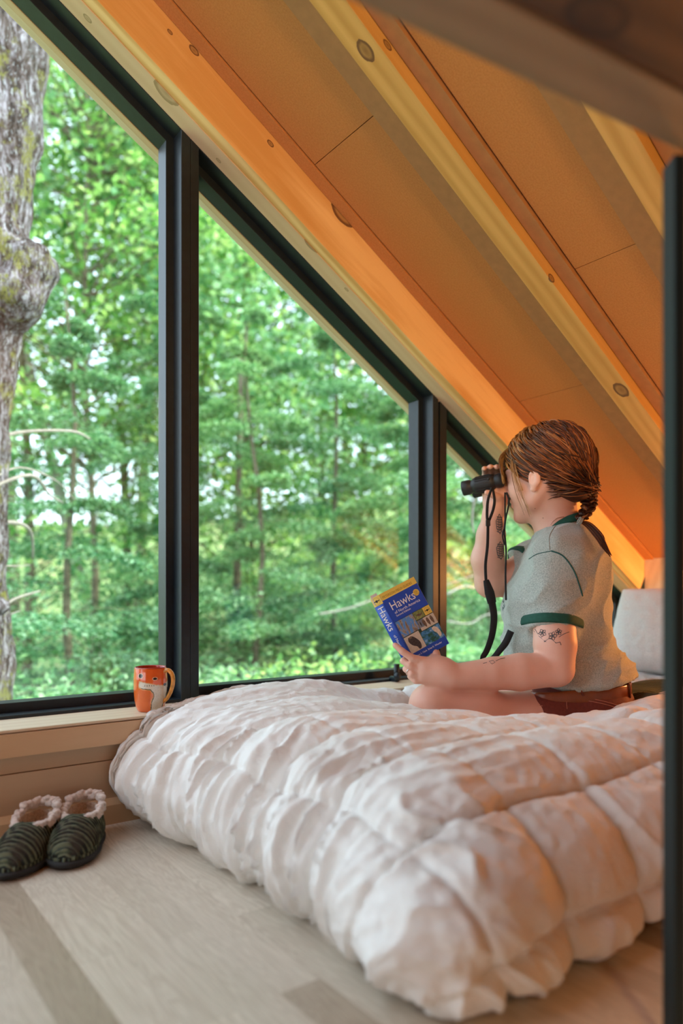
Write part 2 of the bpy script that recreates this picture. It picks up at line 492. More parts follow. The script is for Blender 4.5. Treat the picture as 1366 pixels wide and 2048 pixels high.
tube(bm, [c_+Vector((.014, .02, -.02)), c_+Vector((.014, .02, .035))], .009, 10)
obj('window_latch', bm, M_frame, lt, True)
window(3, [(1.722, ZB), (2.80, ZB), (2.80, ztop(2.80)), (1.722, ztop(1.722))], outer=0.032)
window(4, [(-2.02, ZB), (RIDGE-0.03, ZB), (RIDGE-0.03, 2.50), (-2.02, 1.66)])
# thin outer cedar trim that peeps below the frame along the slope
def slope_piece(name, x0, x1, yA, yB, A_top, A_bot, mat, knots=None, bev=0.002):
    """board between the sloping planes z=A_top-SLOPE*x and z=A_bot-SLOPE*x, from x0 down to x1; its own X runs along the slope"""
    t = (A_top-A_bot)*math.cos(TH)
    L = (x1-x0)/math.cos(TH)
    o = box_obj(name, -0.0, L, yA, yB, -t, 0.0, mat, bev=bev)
    o.location = (x0, 0, A_top-SLOPE*x0); o.rotation_euler = (0, TH, 0)
    return struct(o)
slope_piece('trim_4', -0.6, 2.86, 1.823, 1.845, 2.24, 2.1385, M_pine)

# --- sloping ceiling, rafters, battens
XT = RIDGE; XK = XR
def knot_at(o_x0, A_top, px, py, Y=None, side='face', A=None, ks=0.02):
    """object-space coordinates of a knot seen at px, py"""
    if Y is not None: w = PYw(px, py, Y)
    else:
        r = (px-CX)/FPX
        d = (A-CAM_H)/((HY-py)/FPX+SLOPE*(SN+r*CS)); w = P(px, py, d)
    dx, dz = w.x-o_x0, w.z-(A_top-SLOPE*o_x0)
    return (dx*math.cos(TH)-dz*math.sin(TH), w.y, dx*math.sin(TH)+dz*math.cos(TH), ks)
A_T1 = 2.3195
F1 = [knot_at(RIDGE, A_T1, 388, 101, Y=1.633, ks=0.009), knot_at(RIDGE, A_T1, 340, 64, Y=1.633, ks=0.005), knot_at(RIDGE, A_T1, 541, 287, Y=1.633, ks=0.007),
      knot_at(RIDGE, A_T1, 686, 427, Y=1.633, ks=0.027)]
M_r1 = wood('spruce_window_rafter', (0.92, 0.64, 0.29), (0.72, 0.40, 0.13), knots=F1, contrast=1.25)
slope_piece('beam_rafter', RIDGE, 2.80, 1.633, 1.671, A_T1, 2.1700, M_r1)['label'] = 'window rafter'
F2 = [knot_at(RIDGE, A_T1, 333, 186, A=2.1675, ks=0.022), knot_at(RIDGE, A_T1, 175, 37, A=2.1675, ks=0.007), knot_at(RIDGE, A_T1, 437, 321, A=2.1675, ks=0.005),
      knot_at(RIDGE, A_T1, 626, 489, A=2.1675, ks=0.021), knot_at(RIDGE, A_T1, 693, 579, A=2.1675, ks=0.005), knot_at(RIDGE, A_T1, 972, 858, A=2.1675, ks=0.020)]
M_r1b = wood('daylit_spruce_casing', (0.72, 0.55, 0.36), (0.64, 0.46, 0.28), knots=F2, contrast=0.6, ring=(0.36, 0.25, 0.13))  # same wood as the rafter; its daylit paleness is put into the colour
slope_piece('trim_5', RIDGE, 2.84, 1.671, 1.90, A_T1, 2.1675, M_r1b)
slope_piece('trim_6', RIDGE, 2.86, 1.592, 1.632, 2.33, 2.3130, M_ceil, bev=0.001)
def ceil_rafter(n, yA, yB, knots, A_b=2.27, bl=0.046, br_=0.040):
    mm = wood('spruce_rafter_%s' % n, (0.72, 0.43, 0.14), (0.56, 0.30, 0.075), knots=knots, contrast=0.9)
    slope_piece('beam_rafter', RIDGE, XK, yA, yB, 2.33, A_b, mm, bev=0.002)
    slope_piece('trim_%s' % (6+2*n-1), RIDGE, XK, yB+0.002, yB+0.034+bl, 2.33, 2.307, M_batten, bev=0.001)
    slope_piece('trim_%s' % (6+2*n), RIDGE, XK, yA-br_-0.001, yA-0.002, 2.33, 2.307, M_batten, bev=0.001)
M_batten = plain('ceiling_batten', (0.42, 0.21, 0.085), 0.8, noise=0.08, nscale=40)
K2 = [knot_at(RIDGE, 2.33, 731, 102, A=2.27, ks=0.016), knot_at(RIDGE, 2.33, 775, 90, Y=1.182, ks=0.008), knot_at(RIDGE, 2.33, 1103, 556, Y=1.182, ks=0.009), knot_at(RIDGE, 2.33, 1242, 780, A=2.27, ks=0.02)]
ceil_rafter(1, 1.182, 1.254, K2)
ceil_rafter(2, 0.8187, 0.8815, [])
ceil_rafter(3, 0.45, 0.515, [])
ceil_rafter(4, 0.08, 0.145, [])
# ceiling boards: separate sheets with fine joints
gap = 0.0007
def sheets(n0, y0, y1, joints):
    xs = [RIDGE] + joints + [XK]
    k = n0
    for a, b_ in zip(xs, xs[1:]):
        o = slope_piece('ceiling', a+gap, b_-gap, y0, y1, 2.36, A_C, M_ceil, bev=0.0012); k += 1
    return k
k = sheets(0, 1.289, 1.5885, [0.28, 1.11, 1.945])
k = sheets(k, 0.882, 1.1365, [0.78, 1.618])
k = sheets(k, 0.515, 0.80, [0.4, 1.3, 2.1])
k = sheets(k, 0.145, 0.45, [0.9, 1.7])
k = sheets(k, YB, 0.08, [0.5, 1.5])
slope_piece('ceiling', RIDGE-0.02, XR+0.1, YB-0.1, 1.90, 2.46, 2.365, M_gap, bev=0)
# unseen far roof slope, with an opening added to let cool daylight in
def far_roof(name, x0, x1, y0, y1, mat, t=0.06):
    o = box_obj(name, 0, (x1-x0)/math.cos(TH), y0, y1, -t, 0, mat)
    zr = 2.46-SLOPE*RIDGE
    o.location = (x0, 0, zr-(RIDGE-x0)*SLOPE); o.rotation_euler = (0, -TH, 0)
    return struct(o)
far_roof('ceiling', XL, -2.9, YB, 1.9, M_ceil)
far_roof('ceiling', -0.85, RIDGE+0.02, YB, 1.9, M_ceil)
far_roof('ceiling', -2.9, -0.85, YB, 0.75, M_walldark)
far_roof('ceiling', -2.9, -0.85, 1.6, 1.9, M_ceil)

# --- corner posts on the knee wall, right of the window
box_p = box_obj('trim_20', 2.765, 2.868, 1.50, 1.632, 0.0, 0.70, M_pale, bev=0.003); struct(box_p)
struct(box_obj('trim_21', 2.872, 2.90, 1.30, 1.632, 0.0, 0.68, M_knotty, bev=0.002))
struct(box_obj('trim_22', 2.80, 2.90, YB, 1.50, 0.60, 0.640, M_batten, bev=0.002))

# --- the opening the room is seen through: near header and black post
a = P(720, 0, 0.585); bb = P(1340, 285, 0.7713)
dirv = (bb-a); dirv.z = 0; dirv.normalize(); ang = math.atan2(dirv.y, dirv.x)
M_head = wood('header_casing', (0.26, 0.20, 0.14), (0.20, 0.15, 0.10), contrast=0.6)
zh = (a.z+bb.z)/2
hk = []
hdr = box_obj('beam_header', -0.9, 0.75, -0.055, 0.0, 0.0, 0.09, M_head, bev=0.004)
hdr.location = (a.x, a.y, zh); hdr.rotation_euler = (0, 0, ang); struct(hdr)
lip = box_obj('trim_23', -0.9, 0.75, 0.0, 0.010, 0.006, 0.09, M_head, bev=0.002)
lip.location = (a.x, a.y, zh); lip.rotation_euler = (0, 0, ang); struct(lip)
mw = Matrix.Translation((a.x, a.y, zh)) @ Matrix.Rotation(ang, 4, 'Z')
kw = mw.inverted() @ P(1195, 33, (zh+0.004-CAM_H)*FPX/(HY-33)); kw2 = mw.inverted() @ P(1060, 75, (zh-CAM_H)*FPX/(HY-75))
M_soffit = wood('shaded_loft_underside', (0.10, 0.052, 0.026), (0.05, 0.026, 0.014), knots=[(kw.x, kw.y, kw.z, 0.021)], contrast=1.0, ring=(0.03, 0.015, 0.01))  # shade over the camera is put into this dark wood colour
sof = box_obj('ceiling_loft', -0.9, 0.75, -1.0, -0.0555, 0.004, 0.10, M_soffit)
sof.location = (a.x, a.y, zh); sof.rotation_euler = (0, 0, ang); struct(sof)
pp = P(1349, 1180, 0.79)
post = box_obj('black_post', 0.0, 0.013, 0.0, 0.03, 0.0, zh-0.001, M_blackmetal, bev=0.0015)
post.location = (pp.x, pp.y, 0); post.rotation_euler = (0, 0, -YAW)
tag(post, 'slim black metal post along the right edge, under the header', 'post')
# ================================================================== the forest outside
def leaf_mat(name, c0, c1, c2, trans=0.5):
    m = bpy.data.materials.new(name); m.use_nodes = True; nt = m.node_tree; nt.nodes.clear()
    out = N(nt, 'ShaderNodeOutputMaterial')
    g = N(nt, 'ShaderNodeNewGeometry')
    c = ramp(nt, g.outputs['Random Per Island'], [(0.0, c0), (0.55, c1), (1.0, c2)])
    d = N(nt, 'ShaderNodeBsdfDiffuse'); t = N(nt, 'ShaderNodeBsdfTranslucent')
    nt.links.new(c, d.inputs[0])
    tc = mixc(nt, 1.0, c, (0.95, 1.05, 0.62), 'MULTIPLY'); nt.links.new(tc, t.inputs[0])
    mx = N(nt, 'ShaderNodeMixShader'); mx.inputs[0].default_value = trans
    nt.links.new(d.outputs[0], mx.inputs[1]); nt.links.new(t.outputs[0], mx.inputs[2])
    nt.links.new(mx.outputs[0], out.inputs[0])
    return m
M_hem = leaf_mat('hemlock_needles', (0.03, 0.12, 0.06), (0.14, 0.35, 0.19), (0.46, 0.70, 0.50), 0.42)
M_hem2 = leaf_mat('soft_green_leaves', (0.06, 0.19, 0.08), (0.20, 0.42, 0.22), (0.48, 0.70, 0.44), 0.45)
M_maple = leaf_mat('maple_leaves', (0.04, 0.16, 0.04), (0.20, 0.42, 0.13), (0.58, 0.76, 0.33), 0.5)
M_fern = leaf_mat('fern_leaves', (0.14, 0.34, 0.11), (0.26, 0.48, 0.17), (0.45, 0.56, 0.20), 0.4)
M_bark = plain('brown_bark', (0.095, 0.09, 0.06), 0.95, noise=0.5, nscale=18, bumpd=0.02, bscale=30)
M_deadwood = plain('dead_branch_bark', (0.26, 0.25, 0.22), 0.9, noise=0.2, nscale=30)
# lichen covered bark of the near tree
m, nt, b, out = new_mat('lichen_bark')
v, o = objco(nt, (1, 1, 0.38))
f = noise_n(nt, v, 34, 8, 0.72, 0.4)
fl = noise_n(nt, v, 95, 5, 0.75)
big = noise_n(nt, objco(nt)[0], 7, 5, 0.7)
c = ramp(nt, f, [(0.42, (0.012, 0.008, 0.007)), (0.48, (0.06, 0.045, 0.04)), (0.54, (0.12, 0.11, 0.12)), (0.64, (0.33, 0.33, 0.38))])
c = mixc(nt, ramp(nt, fl, [(0.55, (0, 0, 0)), (0.64, (0.8,)*3)]), c, (0.38, 0.43, 0.46))
moss = math_n(nt, 'MULTIPLY', ramp(nt, big, [(0.52, (0, 0, 0)), (0.60, (0.9, 0.9, 0.9))]), ramp(nt, fl, [(0.40, (0, 0, 0)), (0.52, (1, 1, 1))]))
c = mixc(nt, moss, c, (0.17, 0.18, 0.025))
nt.links.new(c, b.inputs['Base Color']); b.inputs['Roughness'].default_value = 0.95
bump(nt, b, f, 1.0, 0.02)
M_lichen = m

def leaf_arrays(cen, nrm, dirs, L, W):
    """diamond-shaped leaves folded along their midrib"""
    n = len(cen)
    nrm = nrm/np.linalg.norm(nrm, axis=1, keepdims=True)
    dirs = dirs - nrm*np.sum(dirs*nrm, axis=1, keepdims=True)
    dirs = dirs/(np.linalg.norm(dirs, axis=1, keepdims=True)+1e-9)
    sd = np.cross(nrm, dirs)
    L = L[:, None]; W = W[:, None]
    v = np.stack([cen-dirs*L*0.5, cen+sd*W*0.5+nrm*W*0.12, cen+dirs*L*0.5, cen-sd*W*0.5+nrm*W*0.12], axis=1).reshape(-1, 3)
    return v
def leaf_mesh(name, v, mat, parent):
    n = len(v)//4
    me = bpy.data.meshes.new(name)
    me.vertices.add(n*4); me.vertices.foreach_set('co', v.astype(np.float32).ravel())
    me.loops.add(n*4); me.loops.foreach_set('vertex_index', np.arange(n*4, dtype=np.int32))
    me.polygons.add(n); me.polygons.foreach_set('loop_start', np.arange(0, n*4, 4, dtype=np.int32)); me.polygons.foreach_set('loop_total', np.full(n, 4, np.int32))
    me.update(); me.validate()
    return link_mesh(name, me, mat, parent)
def rnd(n, a, b): return rng.uniform(a, b, n)
def tree(kind, az, dist, h, r, label, group, n_leaf, zb=-1.3, mat=None, spread=2.0, z_from=0.0, lean=0.0, size=1.0, bark=None, cat='tree', name=None):
    x, y = dist*math.sin(R(az)), dist*math.cos(R(az))
    root = empty(name or ('hemlock_tree' if kind == 'hemlock' else 'maple_tree'), (x, y, zb))
    tag(root, label, cat, group)
    bm = bmesh.new()
    la = random.uniform(0, 6.28)
    pts = [Vector((lean*(t**1.3)*h*math.cos(la)+0.05*math.sin(t*9+la), lean*(t**1.3)*h*math.sin(la)+0.05*math.cos(t*7), t*h)) for t in np.linspace(0, 1, 9).tolist()]
    tube(bm, pts, [r*(1-0.8*t) for t in np.linspace(0, 1, 9).tolist()], 10)
    def tp(z):
        t = min(max(z/h, 0), 1)*8; i = min(int(t), 7); return pts[i].lerp(pts[i+1], t-i)
    bmb = bm; V = []
    if kind == 'hemlock':
        nb = int(h*5.5)
        per = max(6, n_leaf//nb)
        for i in range(nb):
            z = z_from + (h-z_from)*(i+random.random())/nb
            a = i*2.39996+random.uniform(-.4, .4)
            Lb = spread*(1-0.75*((z-z_from)/(h-z_from+1e-6))**1.2)*random.uniform(0.4, 1.2)
            base = tp(z); droop = random.uniform(0.10, 0.50)*Lb
            d = Vector((math.cos(a), math.sin(a), 0))
            bp = [base + d*Lb*t + Vector((0, 0, 0.12*Lb*t-droop*t*t)) for t in np.linspace(0, 1, 5).tolist()]
            tube(bmb, bp, [0.006*(1-.8*t)*size+0.001 for t in np.linspace(0, 1, 5).tolist()], 4, cap=False)
            t = rng.beta(1.5, 1.15, per)
            u = rng.uniform(-1, 1, per)*(0.12+0.55*(1-t)*np.minimum(1, t*4))*Lb*0.85
            c = np.array(base)[None]+np.outer(t*Lb, np.array(d))
            c[:, 2] += 0.12*Lb*t-droop*t*t - 0.35*np.abs(u)**1.3 + rng.normal(0, 0.028, per)
            sdv = np.array([-d.y, d.x, 0.0])
            c += u[:, None]*sdv
            nr = np.array([0, 0, 1.0])[None]+rng.normal(0, 0.38, (per, 3))
            dr = np.array(d)[None]*0.7+np.sign(u)[:, None]*sdv+rng.normal(0, .3, (per, 3))
            V.append(leaf_arrays(c, nr, dr, rnd(per, .03, .065)*size, rnd(per, .012, .026)*size))
    else:
        nc = int(max(12, n_leaf/70))
        for i in range(nc):
            z = z_from+(h-z_from)*random.random()**0.8
            a = random.uniform(0, 6.28); Lb = spread*math.sqrt(random.random())*(1-0.35*(z/h)**2)
            base = tp(max(0, z-0.4*Lb)); end = tp(z)+Vector((math.cos(a)*Lb, math.sin(a)*Lb, 0))
            mid = base.lerp(end, .5)+Vector((0, 0, .12*Lb))
            tube(bmb, [base, mid, end], [.014*size, .009*size, .004], 4, cap=False)
            per = max(8, n_leaf//nc); rr = random.uniform(.22, .42)*size
            c = np.array(end)[None]+rng.normal(0, 1, (per, 3))*np.array([rr, rr, rr*.38])
            nr = rng.normal(0, .75, (per, 3))+np.array([0, 0, .9])[None]
            V.append(leaf_arrays(c, nr, rng.normal(0, 1, (per, 3)), rnd(per, .06, .12)*size, rnd(per, .045, .085)*size))
    obj('trunk', bmb, bark or M_bark, root, True)
    leaf_mesh('foliage', np.concatenate(V), mat or (M_hem if kind == 'hemlock' else M_maple), root)
    return root

# forest floor, falling away from the cabin and rising again behind the trees
n = 60
xs = np.linspace(-14, 44, n); ys = np.linspace(2.2, 48, n)
bm = bmesh.new(); grid = []
for j in range(n):
    row = []
    for i in range(n):
        d = math.hypot(xs[i], ys[j])
        z = -1.35 + 0.05*max(0, d-6) + 0.0032*max(0, d-15)**2 + 0.22*mnoise.noise((xs[i]*.35, ys[j]*.35, 0))
        row.append(bm.verts.new((xs[i], ys[j], z)))
    grid.append(row)
for j in range(n-1):
    for i in range(n-1): bm.faces.new((grid[j][i], grid[j][i+1], grid[j+1][i+1], grid[j+1][i]))
m, nt, b, out = new_mat('leaf_litter'); v, o = objco(nt)
nt.links.new(ramp(nt, noise_n(nt, v, 1.4, 7, .7), [(.35, (0.06, 0.12, 0.035)), (.52, (0.16, 0.26, 0.07)), (.66, (0.26, 0.20, 0.10))]), b.inputs['Base Color'])
b.inputs['Roughness'].default_value = 1.0
struct(obj('ground', bm, m, None, True))

GB = 'hemlocks standing behind the window'
HL = ['tall hemlock tree with drooping layered green sprays, seen through the %s' % s for s in ('left pane', 'middle pane')]
specs = [
 # kind, azimuth, distance, height, radius, spread, leaves, z_from, mat, zb, label
 ('hemlock', 16, 6.2, 4.3, .045, 1.8, 32000, 0.3, M_hem, -1.35, 'slender hemlock tree nearest behind the left pane, beside the lichen covered trunk'),
 ('hemlock', 23, 7.6, 5.0, .045, 2.0, 36000, 0.3, M_hem, -1.35, 'hemlock tree with layered sprays filling the middle of the left pane'),
 ('hemlock', 30, 6.6, 4.4, .04, 1.6, 30000, 0.2, M_hem2, -1.35, 'small hemlock tree with pale tips behind the wide black mullion'),
 ('hemlock', 36, 7.2, 5.0, .04, 1.8, 38000, 0.2, M_hem, -1.35, 'hemlock tree with blue green sprays in the left half of the middle pane'),
 ('hemlock', 42, 6.4, 4.0, .04, 1.6, 34000, 0.2, M_hem2, -1.35, 'bushy young hemlock tree with light tips just above the raised book'),
 ('hemlock', 48, 7.4, 4.6, .04, 1.8, 30000, 0.2, M_hem, -1.35, 'hemlock tree showing in the narrow right pane beside the binoculars'),
 ('hemlock', 54, 7.0, 5.0, .08, 1.8, 6000, 0.2, M_hem2, -1.35, 'hemlock tree at the far right, behind the reader'),
 ('maple', 17.5, 8.6, 8.0, .05, 2.0, 6500, 3.4, M_maple, -1.3, 'lime green maple tree high in the left pane, just right of the lichen trunk'),
 ('maple', 24, 9.6, 7.6, .05, 2.0, 6500, 3.4, M_hem2, -1.3, 'leafy maple tree touching the sloping frame at the top of the left pane'),
 ('maple', 20, 11.0, 10.5, .08, 2.6, 9500, 2.0, M_maple, -1.2, 'yellow green maple tree with sky showing through, top of the left pane'),
 ('maple', 29, 12.0, 9.5, .08, 2.7, 13000, 1.2, M_maple, -1.2, 'bright maple tree behind the hemlocks, seen left of the wide mullion'),
 ('maple', 38, 12.5, 8.2, .08, 2.7, 12000, 1.0, M_hem2, -1.2, 'soft green maple tree behind the hemlocks in the upper middle pane'),
 ('maple', 47, 12.0, 6.8, .08, 2.6, 10000, .5, M_maple, -1.2, 'bright maple tree deep behind the right end of the middle pane'),
 ('maple', 13, 9.5, 9.0, .07, 2.2, 7000, 1.0, M_hem2, -1.2, 'leafy tree at the left edge of the left pane, behind the lichen trunk'),
 ('hemlock', 12, 17, 12, .16, 3.2, 9000, 0.3, M_hem, -.9, 'dark hemlock tree far back at the left edge of the view'),
 ('hemlock', 21, 18, 11, .17, 3.4, 9000, .3, M_hem, -.9, 'far hemlock tree low behind the maple of the left pane'),
 ('hemlock', 29, 17, 10.5, .15, 3.3, 9000, .3, M_hem, -.9, 'far hemlock tree behind the left mullion'),
 ('hemlock', 37, 18, 10.5, .17, 3.4, 9000, .3, M_hem, -.9, 'far hemlock tree deep behind the middle pane'),
 ('hemlock', 45, 17, 9.5, .15, 3.3, 9000, .3, M_hem, -.9, 'far hemlock tree deep behind the right mullion'),
 ('hemlock', 53, 18, 9.5, .17, 3.4, 5000, .3, M_hem, -.9, 'far hemlock tree deep behind the narrow right pane'),
]
for (kd, az, dist, h, r, sp_, nl, zf, mt, zb, lab) in specs:
    tree(kd, az, dist, h, r, lab, None, nl, zb=zb, mat=mt, spread=sp_, z_from=zf, lean=random.uniform(-.03, .03), size=1.0+max(0, dist-7)*.07)
# bare trunks seen between the leaves
def bare_trunk(px, Ydist, r, ztop_, label, mat, lean=0.0):
    w = P(px, 1180, Ydist); root = None
    bm = bmesh.new()
    pts = [(lean*t, 0.05*math.sin(t), t) for t in np.linspace(0, ztop_, 12)]
    tube(bm, pts, [r*(1-.5*k/11)*(1+.06*random.random()) for k in range(12)], 12)
    o = obj('tree_trunk', bm, mat, None, True); o.location = (w.x, w.y, -1.4); tag(o, label, 'tree trunk')
    return o
bare_trunk(478, 7.6, .05, 4.5, 'slim brown tree trunk between the hemlocks at the left of the middle pane', M_bark)
bare_trunk(640, 13.5, .10, 8.0, 'grey tree trunk far back at the centre of the middle pane', M_deadwood)
bare_trunk(235, 10.5, .09, 9.0, 'leaning grey tree trunk under the maple in the left pane', M_deadwood, -.25)
# understory bushes / ferns along the bottom of the glass
us = [(6, 4.8), (14, 4.6), (20, 5.4), (26, 4.7), (32, 5.4), (38, 4.7), (44, 5.4), (52, 4.8), (18, 7.4), (29, 7.4), (41, 7.4), (23, 9.2), (35, 9.4), (47, 9.0)]
where = ['left of the lichen covered trunk', 'under the lichen covered trunk', 'low in the middle of the left pane', 'just outside above the fox mug', 'low behind the wide mullion',
         'low in the centre of the middle pane', 'low behind the raised book', 'low behind the reader', 'second row, low in the left pane', 'second row, low behind the left of the middle pane', 'second row, low behind the right mullion', 'third row, deep in the left pane', 'third row, deep in the middle pane', 'third row, deep in the right pane']
for (az, dist), wl in zip(us, where):
    tree('maple', az, dist, random.uniform(1.0, 1.3)*(1 if dist < 6 else 1.35 if dist < 8 else 1.7), .012, 'leafy green understory shrub ' + wl, None, 5200, zb=-1.3 if dist < 6 else -1.2,
         mat=random.choice([M_fern, M_hem2, M_hem2]), spread=1.35, z_from=0.05, size=0.62, cat='shrub', name='understory_shrub')

# the near tree with lichen bark and its burl, left edge
S = Sculpt((-0.9, 2.3, -1.5), (1.15, 3.9, 4.0), 0.022)
TD = 3.15
prof = [(-400, 40, 128), (-200, 34, 124), (0, 6, 92), (100, 0, 88), (250, -8, 80), (400, -26, 76), (500, -30, 80), (640, -36, 74), (760, -52, 72), (900, -66, 72), (1100, -76, 78), (1300, -70, 84), (1700, -66, 92), (2000, -66, 110)]
cen = [tuple(P(cx, py, TD)) for py, cx, hw in prof]; rad = [hw/FPX*TD for py, cx, hw in prof]
S.chain(cen, rad, 0.05)
S.ell(P(58, 540, TD-.05), (0.115, 0.13, 0.10), k=0.09)
S.ell(P(30, 600, TD-.08), (0.12, 0.12, 0.10), k=0.08)
S.ell(P(66, 515, TD-.08), (0.07, 0.07, 0.065), k=0.04)
S.ell(P(2, 1212, TD-.1), (0.045, 0.05, 0.045), k=0.03)
def bark_disp(co, nr):
    w = (co.x*9, co.y*9, co.z*2.6)
    return 0.028*(abs(mnoise.noise(w))-.2) + 0.014*mnoise.noise((co.x*30, co.y*30, co.z*9))
root = empty('mossy_tree', (cen[-1][0], cen[-1][1], -1.4)); tag(root, 'thick tree trunk with grey lichen and a burl just outside the left pane', 'tree')
t_ = S.mesh('trunk', M_lichen, None, 1, 0.0, bark_disp); t_.parent = root; t_.matrix_parent_inverse = Matrix.Translation(-root.location)
# dead branches reaching from it
def rootlocal(o, root): o.parent = root; o.matrix_parent_inverse = Matrix.Translation(-root.location)
for pts, r in ([[(-60, 900), (30, 866), (140, 862), (180, 878)], .011], [[(-40, 985), (60, 950), (100, 990), (125, 1005)], .010], [[(-40, 1050), (30, 1045), (62, 1065), (66, 1115)], .012],
               [[(-20, 1240), (25, 1200), (80, 1182)], .009], [[(-20, 960), (40, 935), (110, 960), (150, 1000)], .006], [[(-20, 1270), (10, 1235), (40, 1222)], .006],
               [[(-30, 1130), (30, 1132), (60, 1130)], .005]):
    bm = bmesh.new(); pp_ = catmull([P(a_, b_, TD+.25*i_-.1) for i_, (a_, b_) in enumerate(pts)], 6)
    tube(bm, pp_, [r*(1-.6*i/len(pp_)) for i in range(len(pp_))], 6)
    o = obj('dead_branch', bm, M_deadwood, None, True); rootlocal(o, root)
for (pts, r, dd, lab) in ([[(700, 730), (730, 712), (830, 715)], .02, 6.0, 'bare grey branch crossing the top right of the middle pane'],
                     [[(640, 1228), (700, 1216), (760, 1196), (800, 1200), (950, 1150)], .009, 5.6, 'thin bare branch behind the raised book'],
                     [[(895, 1188), (930, 1172), (970, 1176), (1060, 1140)], .009, 5.4, 'thin bare branch behind the hanging binocular strap'],
                     [[(895, 1242), (940, 1247), (980, 1228), (1080, 1222)], .008, 5.6, 'low bare branch in the narrow right pane'],
                     [[(957, 985), (948, 1005), (944, 1035), (947, 1065)], .009, 3.6, 'short pale curved twig hanging just outside below the binoculars'],
                     [[(100, 215), (160, 300), (240, 360), (320, 440)], .045, 8.2, 'dark sloping branch under the sky patches of the left pane']):
    bm = bmesh.new(); pp_ = catmull([P(a_, b_, dd+.1*i_) for i_, (a_, b_) in enumerate(pts)], 6)
    tube(bm, pp_, [r*(1-.5*i/len(pp_)) for i in range(len(pp_))], 6)
    tag(obj('bare_branch', bm, M_deadwood if dd < 8 else M_bark, None, True), lab, 'branch')
# ================================================================== the bed
m, nt, b, out = new_mat('duvet_cotton'); v, o = objco(nt)
nt.links.new(ramp(nt, noise_n(nt, v, 9, 4), [(.3, (0.80, 0.775, 0.73)), (.7, (0.84, 0.82, 0.785))]), b.inputs['Base Color'])
b.inputs['Roughness'].default_value = 0.85; b.inputs['Sheen Weight'].default_value = 0.15; b.inputs['Specular IOR Level'].default_value = 0.2
bump(nt, b, noise_n(nt, v, 55, 6, .65, 1.0), 0.5, 0.006)
M_duvet = m
m, nt, b, out = new_mat('linen_sheet'); v, o = objco(nt)
nt.links.new(ramp(nt, noise_n(nt, v, 240, 3), [(.3, (0.66, 0.645, 0.63)), (.7, (0.78, 0.765, 0.75))]), b.inputs['Base Color'])
b.inputs['Roughness'].default_value = 0.9; bump(nt, b, noise_n(nt, v, 40, 5, .6, 1.0), 0.4, 0.006)
M_linen = m
M_mattress = plain('mattress_ticking', (0.70, 0.68, 0.64), 0.9, noise=.05)
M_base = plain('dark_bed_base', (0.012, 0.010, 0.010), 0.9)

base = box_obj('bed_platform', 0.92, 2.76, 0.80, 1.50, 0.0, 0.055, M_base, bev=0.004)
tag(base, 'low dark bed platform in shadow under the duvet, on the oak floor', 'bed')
matt = box_obj('mattress', 0.80, 2.78, 0.76, 1.56, 0.057, 0.128, M_mattress, bev=0.02)
tag(matt, 'twin mattress lying on the low platform, under the quilted duvet', 'mattress')

X0, Y0 = 0.82, 0.84
PL = np.array([0, .08, .16, .24, .32, .38, .42, .47, .60])
PH = np.array([0, .078, .150, .205, .232, .218, .182, .13, .03])
PZ_ = np.array([.256, .249, .222, .170, .098, .042, .016, .012, .012])
def smooth_interp(x, xp, fp):
    f = lambda q: np.interp(q, xp, fp)
    return (f(x-.024)+2*f(x-.012)+3*f(x)+2*f(x+.012)+f(x+.024))/9
def duvet_point(a, b, right_lift=True):
    oa, ob = np.minimum(a, 0), np.minimum(b, 0)
    l = (np.abs(oa)**5+np.abs(ob)**5)**0.2
    ln = np.sqrt(oa**2+ob**2)+1e-9
    nx, ny = oa/ln, ob/ln
    h = smooth_interp(l, PL, PH); z = smooth_interp(l, PL, PZ_)
    corner = (2*nx*ny)**2
    h = h*(1+0.40*corner)
    fr = (-ny)**2*sstep(0.12, 0.50, a)              # along the front the hem lifts off the floor
    h = h + (ny)**2*np.interp(l, [0, .2, .34, .40, .47, .6], [0, .012, .035, .065, .06, .03])
    z = z + fr*np.interp(l, [0, .2, .38, .6], [0, .01, .050, .070])
    h = h + fr*np.interp(l, [0, .2, .38, .6], [0, .01, .035, .10])
    # the left end swells further out by the window
    h = h + (nx)**2*0.045*sstep(0.35, 0.62, b)*np.interp(l, [0, .15, .3, .42, .6], [0, .5, 1, .3, 0])
    x = X0+np.maximum(a, 0)+nx*h; y = Y0+np.maximum(b, 0)+ny*h
    # top relief
    top = 1-sstep(0.0, 0.16, l)
    z = z + top*(0.010*vnoise(x*4, y*4, 1.7)+0.004)
    z = z - top*0.112*sstep(1.02, 1.17, y)*sstep(1.20, 1.42, x)*(1-sstep(1.44, 1.52, y))     # hollow where the reader sits
    z = z - top*0.020*sstep(1.02, 1.3, y)*sstep(.95, 1.25, x)
    z = z - top*0.027*sstep(0.90, 1.35, x)*sstep(.80, .95, y)
    z = z + top*0.024*np.exp(-((y-0.90-.22*(x-1.45))/.05)**2)*sstep(1.36, 1.46, x)              # folded back edge on the right
    z = z + top*0.026*np.exp(-((y-1.55)/.05)**2)*sstep(.95, 1.15, x)
    z = z + top*0.014*np.exp(-((y-1.56)/.04)**2)*(1-sstep(1.0, 1.3, x))
    return x, y, z, l, nx, ny
st = 0.0042
av = np.arange(-.60, 1.62, st); bv = np.arange(-.60, 0.90, st)
Aq, Bq = np.meshgrid(av, bv, indexing='ij')
x, y, z, l, nx, ny = duvet_point(Aq, Bq)
Pd = np.stack([x, y, z], -1)
def normals(Pn):
    du = np.gradient(Pn, axis=0); dv = np.gradient(Pn, axis=1)
    n_ = np.cross(du, dv); return n_/(np.linalg.norm(n_, axis=-1, keepdims=True)+1e-9)
Nd = normals(Pd)
q = 0.19
